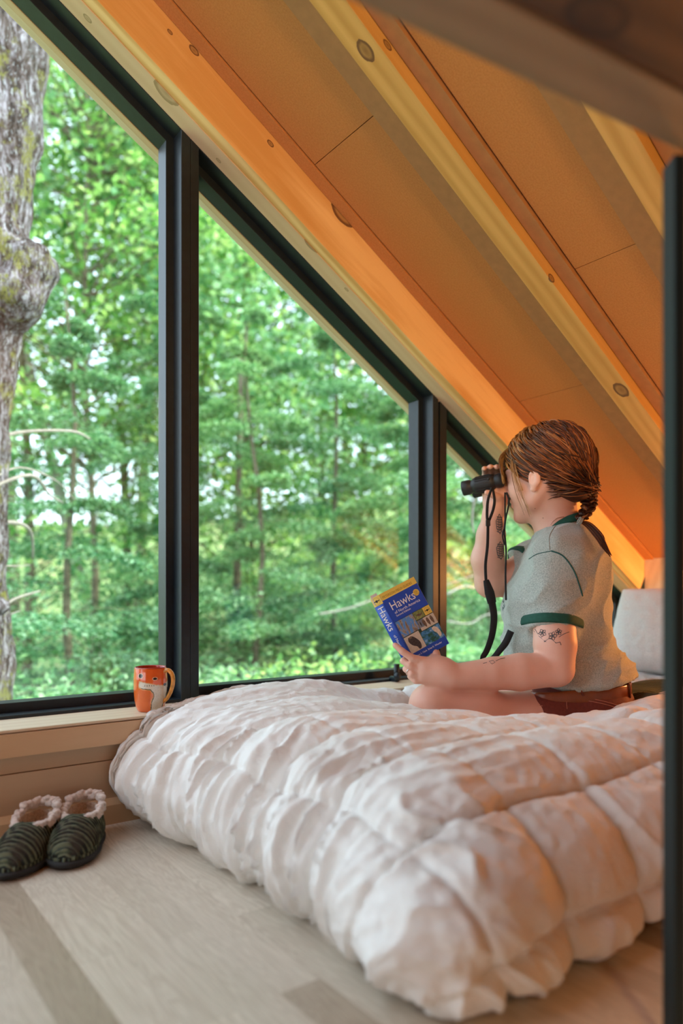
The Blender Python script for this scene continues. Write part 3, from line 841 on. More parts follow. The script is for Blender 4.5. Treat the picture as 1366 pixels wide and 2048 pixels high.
warpA = Aq+0.012*vnoise(Aq*5, Bq*5, 3.1); warpB = Bq+0.014*vnoise(Aq*5, Bq*5, 9.4)
da = np.abs(((warpA+0.21)/q+0.5) % 1-0.5)*q          # distance to the nearest cross seam
db = np.abs(((warpB+0.15)/q+0.5) % 1-0.5)*q
main = np.exp(-(np.abs(warpA+0.21)/.05)**4)
wa = np.clip(0.5*main + (Bq < -0.16)*sstep(-.2, -.06, Aq) + 0.30*sstep(-.1, 0, Aq)*sstep(.5, .2, Bq) + 1.0*sstep(.35, .55, Aq), 0, 1)
wa = np.maximum(wa, 0.85*sstep(-.10, -.2, Bq)*sstep(-.15, -.05, Aq))
wb = 0.35+0.65*sstep(-.30, -.20, Aq)
prof_ = lambda d, r_: np.sqrt(np.clip(1-(1-np.clip(d/r_, 0, 1))**2, 0, 1))
pa = 1-wa*(1-prof_(da, .085)); pb = 1-wb*(1-prof_(db, .090))
puff = 0.026*(pa*pb-0.65)-0.006*np.maximum(wa*np.exp(-(da/.006)**2), wb*np.exp(-(db/.006)**2))
side = sstep(0.03, .2, l)
leftw = nx**2
# long gathers that run over the edge and down
g1 = vnoise(Bq*26+1.5*vnoise(Aq*4, Bq*3, 5), Aq*2.6, 2.2)
g2 = vnoise(Bq*58+1.8*vnoise(Aq*6, Bq*4, 8), Aq*5.0, 7.7)
ridge = lambda g: (1-np.clip(np.abs(g)*1.5, 0, 1))**1.8
fold_left = (0.020*(ridge(g1)-.35)+0.009*(ridge(g2)-.35))
g3 = vnoise(Aq*14+1.6*vnoise(Aq*5, Bq*5, 15), Bq*4.0, 4.2)
fold_front = 0.010*(ridge(g3)-.35)
g4 = vnoise((Aq-Bq)*9, (Aq+Bq)*16, 6.6); g5 = vnoise((Aq+Bq*.4)*24, (Bq-Aq*.3)*12, 12.6)
fold_corner = 0.015*(ridge(g4)-.35)+.005*(ridge(g5)-.35)
cornerw = np.clip((2*nx*ny)**2, 0, 1)
span = np.exp(-(np.maximum(Aq, 0)/.16)**2)           # gathers fade out towards the middle of the top
disp = puff + fold_left*(leftw*side*(1-cornerw)+0.42*span*(1-side)) + fold_front*(ny**2)*side*0.7*(1-cornerw)
disp = disp + fold_corner*cornerw*side
disp = disp + 0.0022*(ridge(g5)-.4)*(1-span) + 0.0018*vnoise(Aq*60, Bq*60, 1.1)
sm = np.minimum(np.where(wa > .3, da, .2), db)
disp = disp + 0.0035*np.exp(-sm/.028)*vnoise(Aq*75, Bq*75, 5.5)
disp = disp*(1-0.8*sstep(.44, .6, l))
Pd = Pd + Nd*disp[..., None]
# stay inside the room: against the wall below the sill, over the sill board above it
lim = np.where(Pd[..., 2] > 0.236, 1.584+0.115*sstep(.74, .95, Pd[..., 0]), 1.582)
over = Pd[..., 1] > lim-0.03
Pd[..., 1] = np.where(over, lim-0.03*np.exp(-(Pd[..., 1]-lim+.03)/.03), Pd[..., 1])
Pd[..., 2] = np.where(Pd[..., 1] > 1.586, np.maximum(Pd[..., 2], np.where(Pd[..., 2] > .20, .2375, Pd[..., 2])), Pd[..., 2])
# inner (lower) side of the quilt so that it has real thickness at its hems
floor_guard = 0.004
Pd[..., 2] = np.maximum(Pd[..., 2], floor_guard)
duv = grid_mesh('duvet', Pd, M_duvet)
tag(duv, 'puffy off-white quilted duvet with stitched squares spilling over the bed onto the floor', 'duvet')
sol = duv.modifiers.new('thickness', 'SOLIDIFY'); sol.thickness = 0.004; sol.offset = -1

# rumpled linen sheet at the head end
av = np.linspace(1.70, 2.80, 190); bv = np.linspace(0.80, 1.575, 150)
Aq, Bq = np.meshgrid(av, bv, indexing='ij')
rd = lambda g: (1-np.abs(g))**2
z = 0.165+0.035*rd(vnoise(Aq*5+Bq*3, Bq*7, 2.5))+0.020*rd(vnoise(Aq*11-Bq*6, Bq*11, 8.5))+0.006*rd(vnoise(Aq*30, Bq*26, 3.3))
z = z*sstep(1.66, 1.74, Aq)+0.02*sstep(2.1, 2.4, Aq)
z = np.maximum(z, .135)
sh = grid_mesh('bed_sheet', np.stack([Aq, Bq, z], -1), M_linen)
tag(sh, 'rumpled grey linen sheet in front of the pillow', 'sheet')
sol = sh.modifiers.new('thickness', 'SOLIDIFY'); sol.thickness = 0.004; sol.offset = -1

# dark green corduroy blanket between duvet and sheet
m, nt, b, out = new_mat('dark_green_corduroy'); v, o = objco(nt)
w = N(nt, 'ShaderNodeTexWave', wave_type='BANDS', bands_direction='DIAGONAL'); w.inputs['Scale'].default_value = 38; w.inputs['Distortion'].default_value = 1.0
nt.links.new(v, w.inputs[0])
nt.links.new(ramp(nt, w.outputs['Fac'], [(.2, (0.012, 0.022, 0.018)), (.8, (0.06, 0.095, 0.07))]), b.inputs['Base Color'])
b.inputs['Roughness'].default_value = 0.95; bump(nt, b, w.outputs['Fac'], .6, .004)
M_cord = m
av = np.linspace(1.72, 2.30, 110); bv = np.linspace(0.93, 1.24, 60)
Aq, Bq = np.meshgrid(av, bv, indexing='ij')
e = np.minimum(np.minimum(Aq-1.72, 2.30-Aq), np.minimum(Bq-.93, 1.24-Bq))
z = 0.195+0.045*np.sqrt(np.clip(e/.06, 0, 1))+0.012*vnoise(Aq*8, Bq*8, .4)+.008*rd(vnoise(Aq*14+Bq*9, Bq*8, 4.4))
bl = grid_mesh('blanket', np.stack([Aq+.02*vnoise(Bq*9, 0, 1), Bq, z], -1), M_cord)
tag(bl, 'dark green ribbed blanket bunched behind the reader on the bed', 'blanket')
sol = bl.modifiers.new('thickness', 'SOLIDIFY'); sol.thickness = 0.03; sol.offset = -1

# pillow leaning in the corner
def pillow(name, L, W, T, mat, seed=0):
    n1, n2 = 70, 50
    u = np.linspace(-1, 1, n1); w_ = np.linspace(-1, 1, n2)
    U, Wv = np.meshgrid(u, w_, indexing='ij')
    prof = (np.clip(1-np.abs(U)**2.6, 0, 1)*np.clip(1-np.abs(Wv)**2.6, 0, 1))**0.42
    pin = 1-0.08*(1-np.abs(Wv)**2)*np.abs(U)**6; pin2 = 1-0.10*(1-np.abs(U)**2)*np.abs(Wv)**6
    cr = 0.006*(1-np.abs(vnoise(U*6+Wv*2, Wv*5, seed+.5)))**2 + .003*(1-np.abs(vnoise(U*16, Wv*12-U*5, seed+3.5)))**2
    P1 = np.stack([U*L/2*pin, Wv*W/2*pin2, T/2*prof+cr*prof], -1); P2 = np.stack([U*L/2*pin, Wv*W/2*pin2, -T/2*prof], -1)
    bm = bmesh.new()
    for Pn, flip in ((P1, False), (P2, True)):
        vs = [[bm.verts.new(Pn[i, j]) for j in range(n2)] for i in range(n1)]
        for i in range(n1-1):
            for j in range(n2-1):
                f = (vs[i][j], vs[i+1][j], vs[i+1][j+1], vs[i][j+1])
                bm.faces.new(tuple(reversed(f)) if flip else f)
    bmesh.ops.remove_doubles(bm, verts=bm.verts, dist=1e-5); bmesh.ops.recalc_face_normals(bm, faces=bm.faces)
    return obj(name, bm, mat, None, True)
pw = pillow('pillow', 0.60, 0.34, 0.24, M_linen)
pw.location = (2.45, 1.27, 0.365); pw.rotation_euler = Matrix.Rotation(R(90), 3, 'Z').to_euler()
pw.rotation_euler = (Matrix.Rotation(R(-68), 3, 'Y') @ Matrix.Rotation(R(90), 3, 'Z')).to_euler()
tag(pw, 'grey-white linen pillow leaning against the low wall at the head of the bed', 'pillow')
# ================================================================== the reader
def skin_mat():
    m, nt, b, out = new_mat('skin'); v, o = objco(nt)
    nt.links.new(ramp(nt, noise_n(nt, v, 14, 4), [(.3, (0.74, 0.395, 0.29)), (.7, (0.80, 0.47, 0.355))]), b.inputs['Base Color'])
    b.inputs['Roughness'].default_value = 0.5
    b.inputs['Subsurface Weight'].default_value = 0.12; b.inputs['Subsurface Radius'].default_value = (0.012, 0.005, 0.003); b.inputs['Subsurface Scale'].default_value = 0.6
    bump(nt, b, noise_n(nt, v, 500, 2), .15, .001)
    return m
M_skin = skin_mat()
m, nt, b, out = new_mat('heather_grey_jersey'); v, o = objco(nt)
nt.links.new(ramp(nt, noise_n(nt, v, 330, 3, .7), [(.34, (0.26, 0.30, 0.27)), (.66, (0.50, 0.54, 0.49))]), b.inputs['Base Color'])
b.inputs['Roughness'].default_value = 0.95; b.inputs['Sheen Weight'].default_value = .3; bump(nt, b, noise_n(nt, v, 400, 2), .4, .001)
M_shirt = m
M_trim = plain('dark_green_rib', (0.008, 0.075, 0.050), 0.85, noise=.15, nscale=120)
M_shorts = plain('rust_canvas', (0.17, 0.035, 0.024), 0.8, noise=.15, nscale=160, bumpd=.001, bscale=500)
M_belt = plain('brown_leather', (0.22, 0.06, 0.022), 0.22, noise=.1, nscale=30)
M_stitch = plain('pale_stitching', (0.55, 0.22, 0.14), 0.8)
M_blk = plain('black_rubber', (0.014, 0.015, 0.017), 0.5)
M_strap = plain('black_webbing', (0.010, 0.011, 0.013), 0.8)
M_ink = plain('tattoo_ink', (0.07, 0.08, 0.09), 0.6)
m, nt, b, out = new_mat('auburn_hair'); g = N(nt, 'ShaderNodeNewGeometry')
vc = N(nt, 'ShaderNodeVertexColor'); vc.layer_name = 'tone'
c = ramp(nt, g.outputs['Random Per Island'], [(0, (0.025, 0.007, 0.003)), (.5, (0.10, 0.026, 0.008)), (.85, (0.25, 0.07, 0.018)), (1, (0.45, 0.17, 0.05))])
c2 = ramp(nt, g.outputs['Random Per Island'], [(0, (0.20, 0.085, 0.02)), (.5, (0.42, 0.21, 0.055)), (1, (0.66, 0.40, 0.13))])
nt.links.new(mixc(nt, vc.outputs[0], c, c2), b.inputs['Base Color'])
b.inputs['Roughness'].default_value = 0.38; b.inputs['Specular IOR Level'].default_value = 0.35
M_hair = m
M_haircap = plain('auburn_hair_roots', (0.06, 0.020, 0.009), 0.5, noise=.4, nscale=60)

A = lambda v: np.array(v, float)
def axes_(yaw, pitch=0.0):
    f = -RT*math.cos(yaw)+FW*math.sin(yaw); l = -FW*math.cos(yaw)-RT*math.sin(yaw); u = Vector((0, 0, 1))
    f2 = (f*math.cos(pitch)-u*math.sin(pitch)); u2 = (u*math.cos(pitch)+f*math.sin(pitch))
    return f2.normalized(), l.normalized(), u2.normalized()
hf, hl, hu = axes_(R(36), R(7))
tf, tl, tu = axes_(R(13), 0)
HC = P(1093, 948, 1.975); HS = 1.06
def H(f, l, u): return HC + (hf*f+hl*l+hu*u)*HS

lo = P(760, 1500, 2.0)
allp = [P(780, 840, 1.7), P(1300, 1520, 1.7), P(780, 840, 2.3), P(1300, 1520, 2.3)]
LO = [min(p[i] for p in allp)-.02 for i in range(3)]; HI = [max(p[i] for p in allp)+.02 for i in range(3)]
LO[2] = 0.05; HI[2] = 1.02
S = Sculpt(LO, HI, 0.0033)
hax = (hf, hl, hu); hr = lambda *r: tuple(q*HS for q in r)
# head
S.ell(H(-.012, 0, .022), hr(.098, .076, .088), hax, k=.0)
S.ell(H(.030, 0, -.030), hr(.068, .060, .085), hax, k=.03)
S.ell(H(.052, 0, -.005), hr(.048, .052, .050), hax, k=.02)
S.ell(H(.052, 0, -.082), hr(.040, .042, .030), hax, k=.025)         # jaw
S.ell(H(.082, 0, -.100), hr(.018, .019, .016), hax, k=.018)         # chin
for sd in (1, -1):
    S.ell(H(.055, sd*.040, -.038), hr(.032, .024, .030), hax, k=.022)    # cheek
    S.ell(H(.088, sd*.030, .004), hr(.014, .016, .010), hax, k=.012, op='cut')   # eye sockets
    S.ell(H(.082, sd*.030, .003), hr(.013, .013, .013), hax, k=.006)
    S.ell(H(.082, sd*.030, .020), hr(.014, .022, .007), hax, k=.012)      # brow
    S.cap(H(.030, sd*.052, -.075), H(-.018, sd*.062, -.035), .018, .015, .02)  # jaw line to the ear
S.cap(H(.096, 0, .008), H(.117, 0, -.028), .0085*HS, .0110*HS, .012)
S.ell(H(.108, .009, -.031), hr(.010, .008, .007), hax, k=.006); S.ell(H(.108, -.009, -.031), hr(.010, .008, .007), hax, k=.006)
S.ell(H(.096, 0, -.054), hr(.011, .020, .006), hax, k=.008)
S.ell(H(.093, 0, -.066), hr(.011, .017, .007), hax, k=.008)
S.ell(H(.106, 0, -.0597), hr(.008, .022, .0016), hax, k=.003, op='cut')
# ears
for sd in (1, -1):
    ec = H(.006, sd*.074, -.022)
    ea = (hf*.92+hl*sd*-.39*-1*0+hu*.0, hl, hu)
    S.ell(ec+hl*sd*.004, hr(.015, .008, .026), hax, k=.006)
    S.ell(ec+hl*sd*.012-hf*.004, hr(.017, .006, .023), hax, k=.003)
    S.ell(ec+hl*sd*.018+hf*.003+hu*.003, hr(.010, .0085, .015), hax, k=.002, op='cut')
    S.ell(ec+hl*sd*.012+hf*.001-hu*.002, hr(.004, .003, .008), hax, k=.002)
    S.ell(ec+hl*sd*.007+hf*.004-hu*.027, hr(.009, .006, .008), hax, k=.005)
# neck and torso
S.chain([H(-.022, 0, -.045), P(1112, 1048, 1.985), P(1126, 1095, 1.99)], [.054, .052, .066], .03)
lev = [(1104, 1133, .070, .120), (1135, 1132, .100, .165), (1180, 1122, .115, .160), (1228, 1116, .122, .150), (1285, 1127, .118, .138), (1338, 1146, .120, .145), (1385, 1157, .125, .165), (1420, 1165, .130, .175)]
tax = (tf, tl, tu)
for (py, px, rf, rl) in lev: S.ell(P(px, py, 1.99), (rf, rl, .070), tax, k=.05)
S.ell(P(1075, 1212, 1.92), (.058, .058, .055), tax, k=.04); S.ell(P(1062, 1212, 2.06), (.058, .058, .055), tax, k=.04)
# near (left) arm
SHL, ELL, WRL = P(1112, 1122, 1.868), P(1112, 1338, 1.80), P(905, 1352, 1.765)
S.chain([P(1128, 1112, 1.93), SHL, P(1108, 1235, 1.835)], [.055, .057, .053], .025)
S.chain([P(1108, 1235, 1.835), P(1110, 1290, 1.81), ELL], [.053, .053, .045], .006)
S.chain([ELL, P(1040, 1344, 1.79), P(985, 1347, 1.78), WRL, P(885, 1344, 1.765)], [.043, .046, .040, .0285, .026], .008)
# near hand holding the lower corner of the book
S.cap(P(888, 1343, 1.765), P(850, 1336, 1.765), .027, .024, .02)
S.cap(P(872, 1330, 1.768), P(846, 1328, 1.768), .019, .017, .012); S.cap(P(880, 1356, 1.765), P(846, 1352, 1.765), .019, .018, .012)
S.cap(P(888, 1332, 1.78), P(868, 1322, 1.79), .022, .017, .015)
fing = [ # chains of joints: index up along the spine, then middle, ring and little curled round the book's edge, thumb behind
 ([(850, 1322, 1.762), (824, 1316, 1.752), (805, 1303, 1.752), (790, 1290, 1.757)], [.0108, .0094, .0086, .0072]),
 ([(848, 1336, 1.762), (820, 1332, 1.754), (806, 1322, 1.766), (816, 1312, 1.792)], [.0102, .0088, .0080, .0068]),
 ([(848, 1349, 1.763), (823, 1348, 1.756), (811, 1338, 1.770), (820, 1327, 1.795)], [.0098, .0085, .0077, .0066]),
 ([(850, 1361, 1.764), (831, 1362, 1.759), (820, 1353, 1.772), (828, 1343, 1.795)], [.0088, .0076, .0070, .0062]),
 ([(876, 1328, 1.79), (870, 1306, 1.822), (862, 1285, 1.832), (852, 1268, 1.833)], [.0150, .0120, .0105, .0085])]
for pts, rad in fing: S.chain([P(*q) for q in pts], rad, .003)
# far (right) arm up to the binoculars
SHR, ELR, WRR = P(1068, 1128, 2.13), P(980, 1166, 2.09), P(986, 1030, 2.045)
S.chain([P(1100, 1118, 2.08), SHR, P(1025, 1158, 2.115), ELR], [.055, .056, .050, .042], .025)
S.chain([ELR, P(975, 1118, 2.075), P(982, 1070, 2.06), WRR, P(990, 1012, 2.04)], [.0405, .045, .039, .028, .026], .015)
BD = 2.0
S.cap(P(990, 1012, 2.04), P(991, 985, 2.05), .026, .027, .015); S.cap(P(978, 1002, 2.045), P(976, 978, 2.06), .018, .018, .012); S.cap(P(1000, 1003, 2.045), P(1004, 975, 2.055), .018, .018, .012)
for i, (px, r) in enumerate(((969, .0078), (981, .0086), (994, .0088), (1006, .0082))):
    S.chain([P(px+3, 972, 2.075), P(px+1, 950, 2.085), P(px, 938-(3 if i in (1, 2) else 0), 2.055), P(px-1, 937-(3 if i in (1, 2) else 0), 2.018)], [r*1.15, r*1.1, r, r*.85], .004)
S.chain([P(1000, 1004, 2.035), P(994, 994, 2.010), P(984, 988, 1.995), P(974, 985, 1.992)], [.013, .0115, .010, .008], .005)
# legs : near thigh forward to the knee, shins crossed in front
S.chain([P(1180, 1432, 1.93), P(1060, 1450, 1.86), P(955, 1434, 1.82), P(862, 1411, 1.80)], [.098, .084, .068, .053], .03)
S.chain([P(862, 1411, 1.80), P(905, 1428, 1.93), P(980, 1428, 2.06)], [.050, .046, .034], .02)
S.chain([P(980, 1428, 2.06), P(945, 1436, 2.10), P(925, 1440, 2.10)], [.032, .026, .018], .015)
S.chain([P(1160, 1425, 2.08), P(1050, 1428, 2.16), P(968, 1410, 2.20)], [.094, .078, .056], .03)
S.chain([P(968, 1410, 2.20), P(1010, 1435, 2.04), P(1050, 1440, 1.98)], [.050, .040, .030], .02)
body = S.mesh('body', M_skin, None, 2)
root = empty('person', (P(1160, 1430, 1.99).x, P(1160, 1430, 1.99).y, .13))
tag(root, 'person in a grey ringer t-shirt sitting on the bed, raising binoculars and holding a book', 'person')
def kid(o, par=None):
    if par is None or par is root: o.parent = root; o.matrix_parent_inverse = Matrix.Translation(-root.location)
    else: o.parent = par
    return o
kid(body)
bvh_body = BVHTree.FromObject(body, bpy.context.evaluated_depsgraph_get())
CAMP = Vector((0, 0, CAM_H))
def on_surface(bvh, px, py, off=.0015):
    d = (P(px, py, 1)-CAMP).normalized()
    hit = bvh.ray_cast(CAMP, d)
    return (hit[0]+hit[1]*off*(1 if hit[1].dot(d) < 0 else -1)) if hit[0] else None

# --- t-shirt
S = Sculpt(LO, HI, 0.0042)
c = .014
# near sleeve, loose
S.chain([P(1130, 1108, 1.935), P(1116, 1120, 1.872), P(1106, 1180, 1.853), P(1104, 1246, 1.835)], [.060, .063, .059, .0575], .028)
S.chain([P(1098, 1118, 2.08), P(1070, 1126, 2.13), P(1047, 1134, 2.118)], [.060, .063, .060], .028)
# openings
def cutcap(a, b_, r): S.cap(a, b_, r, r, 0, 'cut')
# sleeve ends
d1 = (P(1104, 1258, 1.835)-P(1106, 1180, 1.853)).normalized()
Sg = S.g.copy()
def halfcut(p, n_, cen, rad):
    sl, (X, Y, Z) = S.box(A(cen)-rad, A(cen)+rad, 0)
    d = (X-p.x)*n_.x+(Y-p.y)*n_.y+(Z-p.z)*n_.z
    dist = np.sqrt((X-cen.x)**2+(Y-cen.y)**2+(Z-cen.z)**2)-rad
    S.g[sl] = np.maximum(S.g[sl], -np.maximum(-d, dist))
halfcut(P(1104, 1252, 1.835), d1, P(1104, 1330, 1.80), .108)
nR = (P(1025, 1143, 2.12)-P(1070, 1126, 2.13)).normalized()
halfcut(P(1040, 1137, 2.118), nR, P(1002, 1150, 2.118), .075)
for (py, px, rf, rl) in lev[:6]: S.ell(P(px, py, 1.99), (rf+c, rl+c, .074), tax, k=.05)
S.ell(P(1158, 1362, 1.99), (.142, .184, .060), tax, k=.05)
S.ell(P(1222, 1352, 1.985), (.040, .09, .034), tax, k=.05)
S.chain([P(1112, 1060, 1.985), P(1126, 1095, 1.99)], [.062, .078], .03)
S.ell(P(1073, 1214, 1.915), (.068, .066, .068), tax, k=.05); S.ell(P(1060, 1214, 2.06), (.068, .066, .068), tax, k=.05)
S.ell(P(1080, 1290, 1.99), (.095, .13, .07), tax, k=.06)
S.plane(P(1150, 1360, 1.99), (tf*-.10+Vector((0, 0, -1))))
nk = Vector((0, 0, 1))*.92+tf*.33
S.plane(P(1118, 1054, 1.985), nk)
hemz = P(1150, 1372, 1.99).z
def shirt_disp(co, nr):
    q = co-P(1150, 1250, 1.99); a = q.dot(tf); l_ = q.dot(tl); z = co.z
    low = max(0, min(1, (P(0, 1250, 1.99).z-z)/.12))
    w = 0
    w += low*.013*(1-abs(mnoise.noise((a*7+z*9, l_*4, z*26))))**2*1.0 - low*.004
    w += .0075*(1-abs(mnoise.noise((a*16+z*8, l_*9, z*13+4))))**3
    w += .0035*mnoise.noise((co.x*9, co.y*9, co.z*9))
    # armpit creases
    p = P(1160, 1170, 1.87); r_ = (co-p).length
    w -= .010*math.exp(-(r_/.05)**2)
    return w-.001
shirt = kid(S.mesh('t_shirt', M_shirt, None, 2, 0.0, shirt_disp))
bvh_sh = BVHTree.FromObject(shirt, bpy.context.evaluated_depsgraph_get())
# rib trims: collar, two cuffs, armhole seam
def ring_on(name, cen, n_, r_guess, width, th, bvh, seg=72, mat=None, close_in=0.0, start=None):
    n_ = n_.normalized(); u_ = n_.orthogonal().normalized(); v_ = n_.cross(u_)
    bm = bmesh.new(); rows = []
    for k in range(seg):
        a_ = 2*math.pi*k/seg; dd = u_*math.cos(a_)+v_*math.sin(a_)
        h = bvh.ray_cast(cen+dd*0.25, -dd, .25)
        rr = (h[0]-cen).length if h[0] else r_guess
        rr = min(max(rr, r_guess*.75), r_guess*1.35)
        rows.append([rr, dd])
    rs = [r[0] for r in rows]
    for _ in range(3): rs = [(rs[i-1]+rs[i]+rs[(i+1) % seg])/3 for i in range(seg)]
    ringv = []
    for k, (rr, dd) in enumerate(rows):
        rr = rs[k]
        cs = [(rr-.003, -width/2), (rr+th*.6, -width/2), (rr+th, -width/4), (rr+th, width/4), (rr+th*.5, width/2), (rr-.004, width/2)]
        ringv.append([bm.verts.new(cen+dd*q[0]+n_*q[1]) for q in cs])
    m_ = len(ringv[0])
    for k in range(seg):
        a_, b_ = ringv[k], ringv[(k+1) % seg]
        for i in range(m_): bm.faces.new((a_[i], a_[(i+1) % m_], b_[(i+1) % m_], b_[i]))
    bmesh.ops.recalc_face_normals(bm, faces=bm.faces)
    return kid(obj(name, bm, mat or M_trim, None, True))
ring_on('sleeve_cuff', P(1104, 1243, 1.836), d1, .0585, .024, .003, bvh_sh)
ring_on('sleeve_cuff', P(1044, 1135, 2.118), nR, .062, .022, .003, bvh_sh)
bm = bmesh.new(); cc0 = P(1120, 1046, 1.985); n0 = nk.normalized(); u0 = (tf-n0*tf.dot(n0)).normalized(); v0 = n0.cross(u0); rg = []
for k in range(64):
    a_ = 2*math.pi*k/64; dd = u0*math.cos(a_)*.0615+v0*math.sin(a_)*.0625
    rg.append([bm.verts.new(cc0+dd*(1+q0)+n0*q1) for q0, q1 in ((-.03, .006), (.03, .008), (.09, .003), (.16, -.006), (.22, -.014), (.10, -.014), (0, -.004))])
for k in range(64):
    for i in range(7): bm.faces.new((rg[k][i], rg[k][(i+1) % 7], rg[(k+1) % 64][(i+1) % 7], rg[(k+1) % 64][i]))
bmesh.ops.recalc_face_normals(bm, faces=bm.faces); kid(obj('collar', bm, M_trim, None, True))
def line_on(bvh, pix, name, r, mat, par=None, off=.0006, n=10, flat=1.0, seg=5):
    pts = []
    for q in catmull([(a_, b_, 0) for a_, b_ in pix], n):
        h = on_surface(bvh, q[0], q[1], off)
        if h is not None: pts.append(h)
    if len(pts) < 2: return None
    bm = bmesh.new(); tube(bm, pts, r, seg, flat)
    return kid(obj(name, bm, mat, None, True))
M_seam = plain('dark_teal_seam', (0.02, 0.10, 0.09), 0.9)
line_on(bvh_sh, [(1103, 1102), (1126, 1112), (1147, 1140), (1160, 1175), (1165, 1192)], 'shoulder_seam', .0019, M_seam)
line_on(bvh_sh, [(1103, 1102), (1075, 1108), (1058, 1118)], 'shoulder_seam', .0010, M_seam)
line_on(bvh_sh, [(1112, 1050), (1099, 1072), (1099, 1100)], 'shoulder_seam', .0008, M_shirt)

# --- shorts, belt
S = Sculpt(LO, HI, 0.0042)
for (py, px, rf, rl) in ((1366, 1152, .124, .158), (1392, 1157, .132, .176), (1425, 1165, .140, .188)): S.ell(P(px, py, 1.99), (rf, rl, .062), tax, k=.04)
S.chain([P(1180, 1430, 1.93), P(1075, 1447, 1.87)], [.108, .098], .03)
S.chain([P(1160, 1425, 2.08), P(1075, 1428, 2.15)], [.102, .092], .03)
S.plane(P(1150, 1352, 1.99), Vector((0, 0, 1)))
S.plane(P(1048, 1440, 1.87), (tf+Vector((0, 0, .25))))
shorts = kid(S.mesh('shorts', M_shorts, None, 1, 0.0, lambda co, nr: .003*mnoise.noise((co.x*22, co.y*22, co.z*34))))
bvh_s = BVHTree.FromObject(shorts, bpy.context.evaluated_depsgraph_get())
bm = bmesh.new(); cb = P(1155, 1374, 1.99); seg = 96; rows = []; rs = []
bt = (Vector((0, 0, 1))+tf*.06).normalized(); bu = (tf-bt*tf.dot(bt)).normalized(); bvv = bt.cross(bu)
for k in range(seg):
    a_ = 2*math.pi*k/seg; dd = bu*math.cos(a_)+bvv*math.sin(a_)
    h = bvh_s.ray_cast(cb+dd*.35, -dd, .35); rs.append((h[0]-cb).length if h[0] else .15); rows.append(dd)
for _ in range(5): rs = [(rs[i-1]+rs[i]+rs[(i+1) % seg])/3 for i in range(seg)]
rg = []
for k in range(seg):
    rr = rs[k]+.001
    rg.append([bm.verts.new(cb+rows[k]*(rr+a_)+bt*b_) for a_, b_ in ((0, -.017), (.004, -.0165), (.0055, -.012), (.0055, .012), (.004, .0165), (0, .017))])
for k in range(seg):
    for i in range(6): bm.faces.new((rg[k][i], rg[k][(i+1) % 6], rg[(k+1) % seg][(i+1) % 6], rg[(k+1) % seg][i]))
bmesh.ops.recalc_face_normals(bm, faces=bm.faces)
belt = kid(obj('belt', bm, M_belt, None, True))
bvh_b = BVHTree.FromObject(belt, bpy.context.evaluated_depsgraph_get())
for pix in ([(1153, 1361), (1158, 1374), (1166, 1391)], [(1256, 1362), (1258, 1376), (1259, 1392)]):
    pts = []
    for q in catmull([(a_, b_, 0) for a_, b_ in pix], 6):
        h = on_surface(bvh_b, q[0], q[1], .003) or on_surface(bvh_s, q[0], q[1], .004)
        if h is not None: pts.append(h)
    bm = bmesh.new(); tube(bm, pts, .0055, 8, .35, up=(FW.x, FW.y, 0)); kid(obj('belt_loop', bm, M_shorts, None, True))
for pix in ([(1134, 1394), (1170, 1396), (1205, 1402), (1240, 1412)], [(1133, 1399), (1169, 1401), (1203, 1407), (1232, 1415)], [(1134, 1394), (1133, 1406), (1134, 1418)],
            [(1052, 1396), (1062, 1408), (1085, 1412)]):
    line_on(bvh_s, pix, 'pocket_stitching', .0008, M_stitch)

# --- tattoos as inked lines on the skin
def ink(pixs, r=.0007, name='tattoo'):
    bm = bmesh.new()
    for pix in pixs:
        pts = [on_surface(bvh_body, a_, b_, .0004) for a_, b_ in pix]; pts = [p for p in pts if p is not None]
        if len(pts) > 1: tube(bm, pts, r, 4)
    return kid(obj(name, bm, M_ink, None, True))
def petal(cx, cy, r, n=5, ph=0):
    out_ = []
    for k in range(n):
        a_ = ph+2*math.pi*k/n
        ex, ey = cx+math.cos(a_)*r, cy+math.sin(a_)*r
        out_.append([(cx, cy), (cx+math.cos(a_+.45)*r*.75, cy+math.sin(a_+.45)*r*.75), (ex, ey), (cx+math.cos(a_-.45)*r*.75, cy+math.sin(a_-.45)*r*.75), (cx, cy)])
    return out_
ink(petal(1105, 1272, 9)+petal(1085, 1266, 8, 5, .5)+petal(1117, 1264, 7, 5, .9)+[[(1068, 1262), (1080, 1274), (1092, 1284)], [(1088, 1284), (1100, 1276), (1112, 1286), (1120, 1284), (1122, 1290)], [(1070, 1258), (1076, 1268), (1088, 1262)], [(1118, 1274), (1128, 1268), (1138, 1264)]], .0008)
ink([[(978, 1323), (986, 1321), (990, 1325), (984, 1328), (980, 1325)], [(992, 1322), (1000, 1318), (1010, 1316)], [(966, 1327), (974, 1325)]], .0006)
leafy = []
for cx, cy, w_, h_ in ((1000, 1048, 8, 20), (1002, 1101, 9, 18)):
    leafy.append([(cx-w_*.2, cy-h_), (cx-w_, cy-h_*.3), (cx-w_*.8, cy+h_*.5), (cx, cy+h_), (cx+w_*.6, cy+h_*.3), (cx+w_*.5, cy-h_*.5), (cx-w_*.2, cy-h_)])
    for k in range(-3, 4): leafy.append([(cx-w_*.8, cy+k*h_*.24), (cx, cy+k*h_*.26+2), (cx+w_*.5, cy+k*h_*.22)])
    for k in range(-1, 2): leafy.append([(cx+k*w_*.35, cy-h_*.7), (cx+k*w_*.4, cy), (cx+k*w_*.3, cy+h_*.7)])
ink(leafy, .0011)
M_mole = plain('mole', (.20, .09, .06), .6)
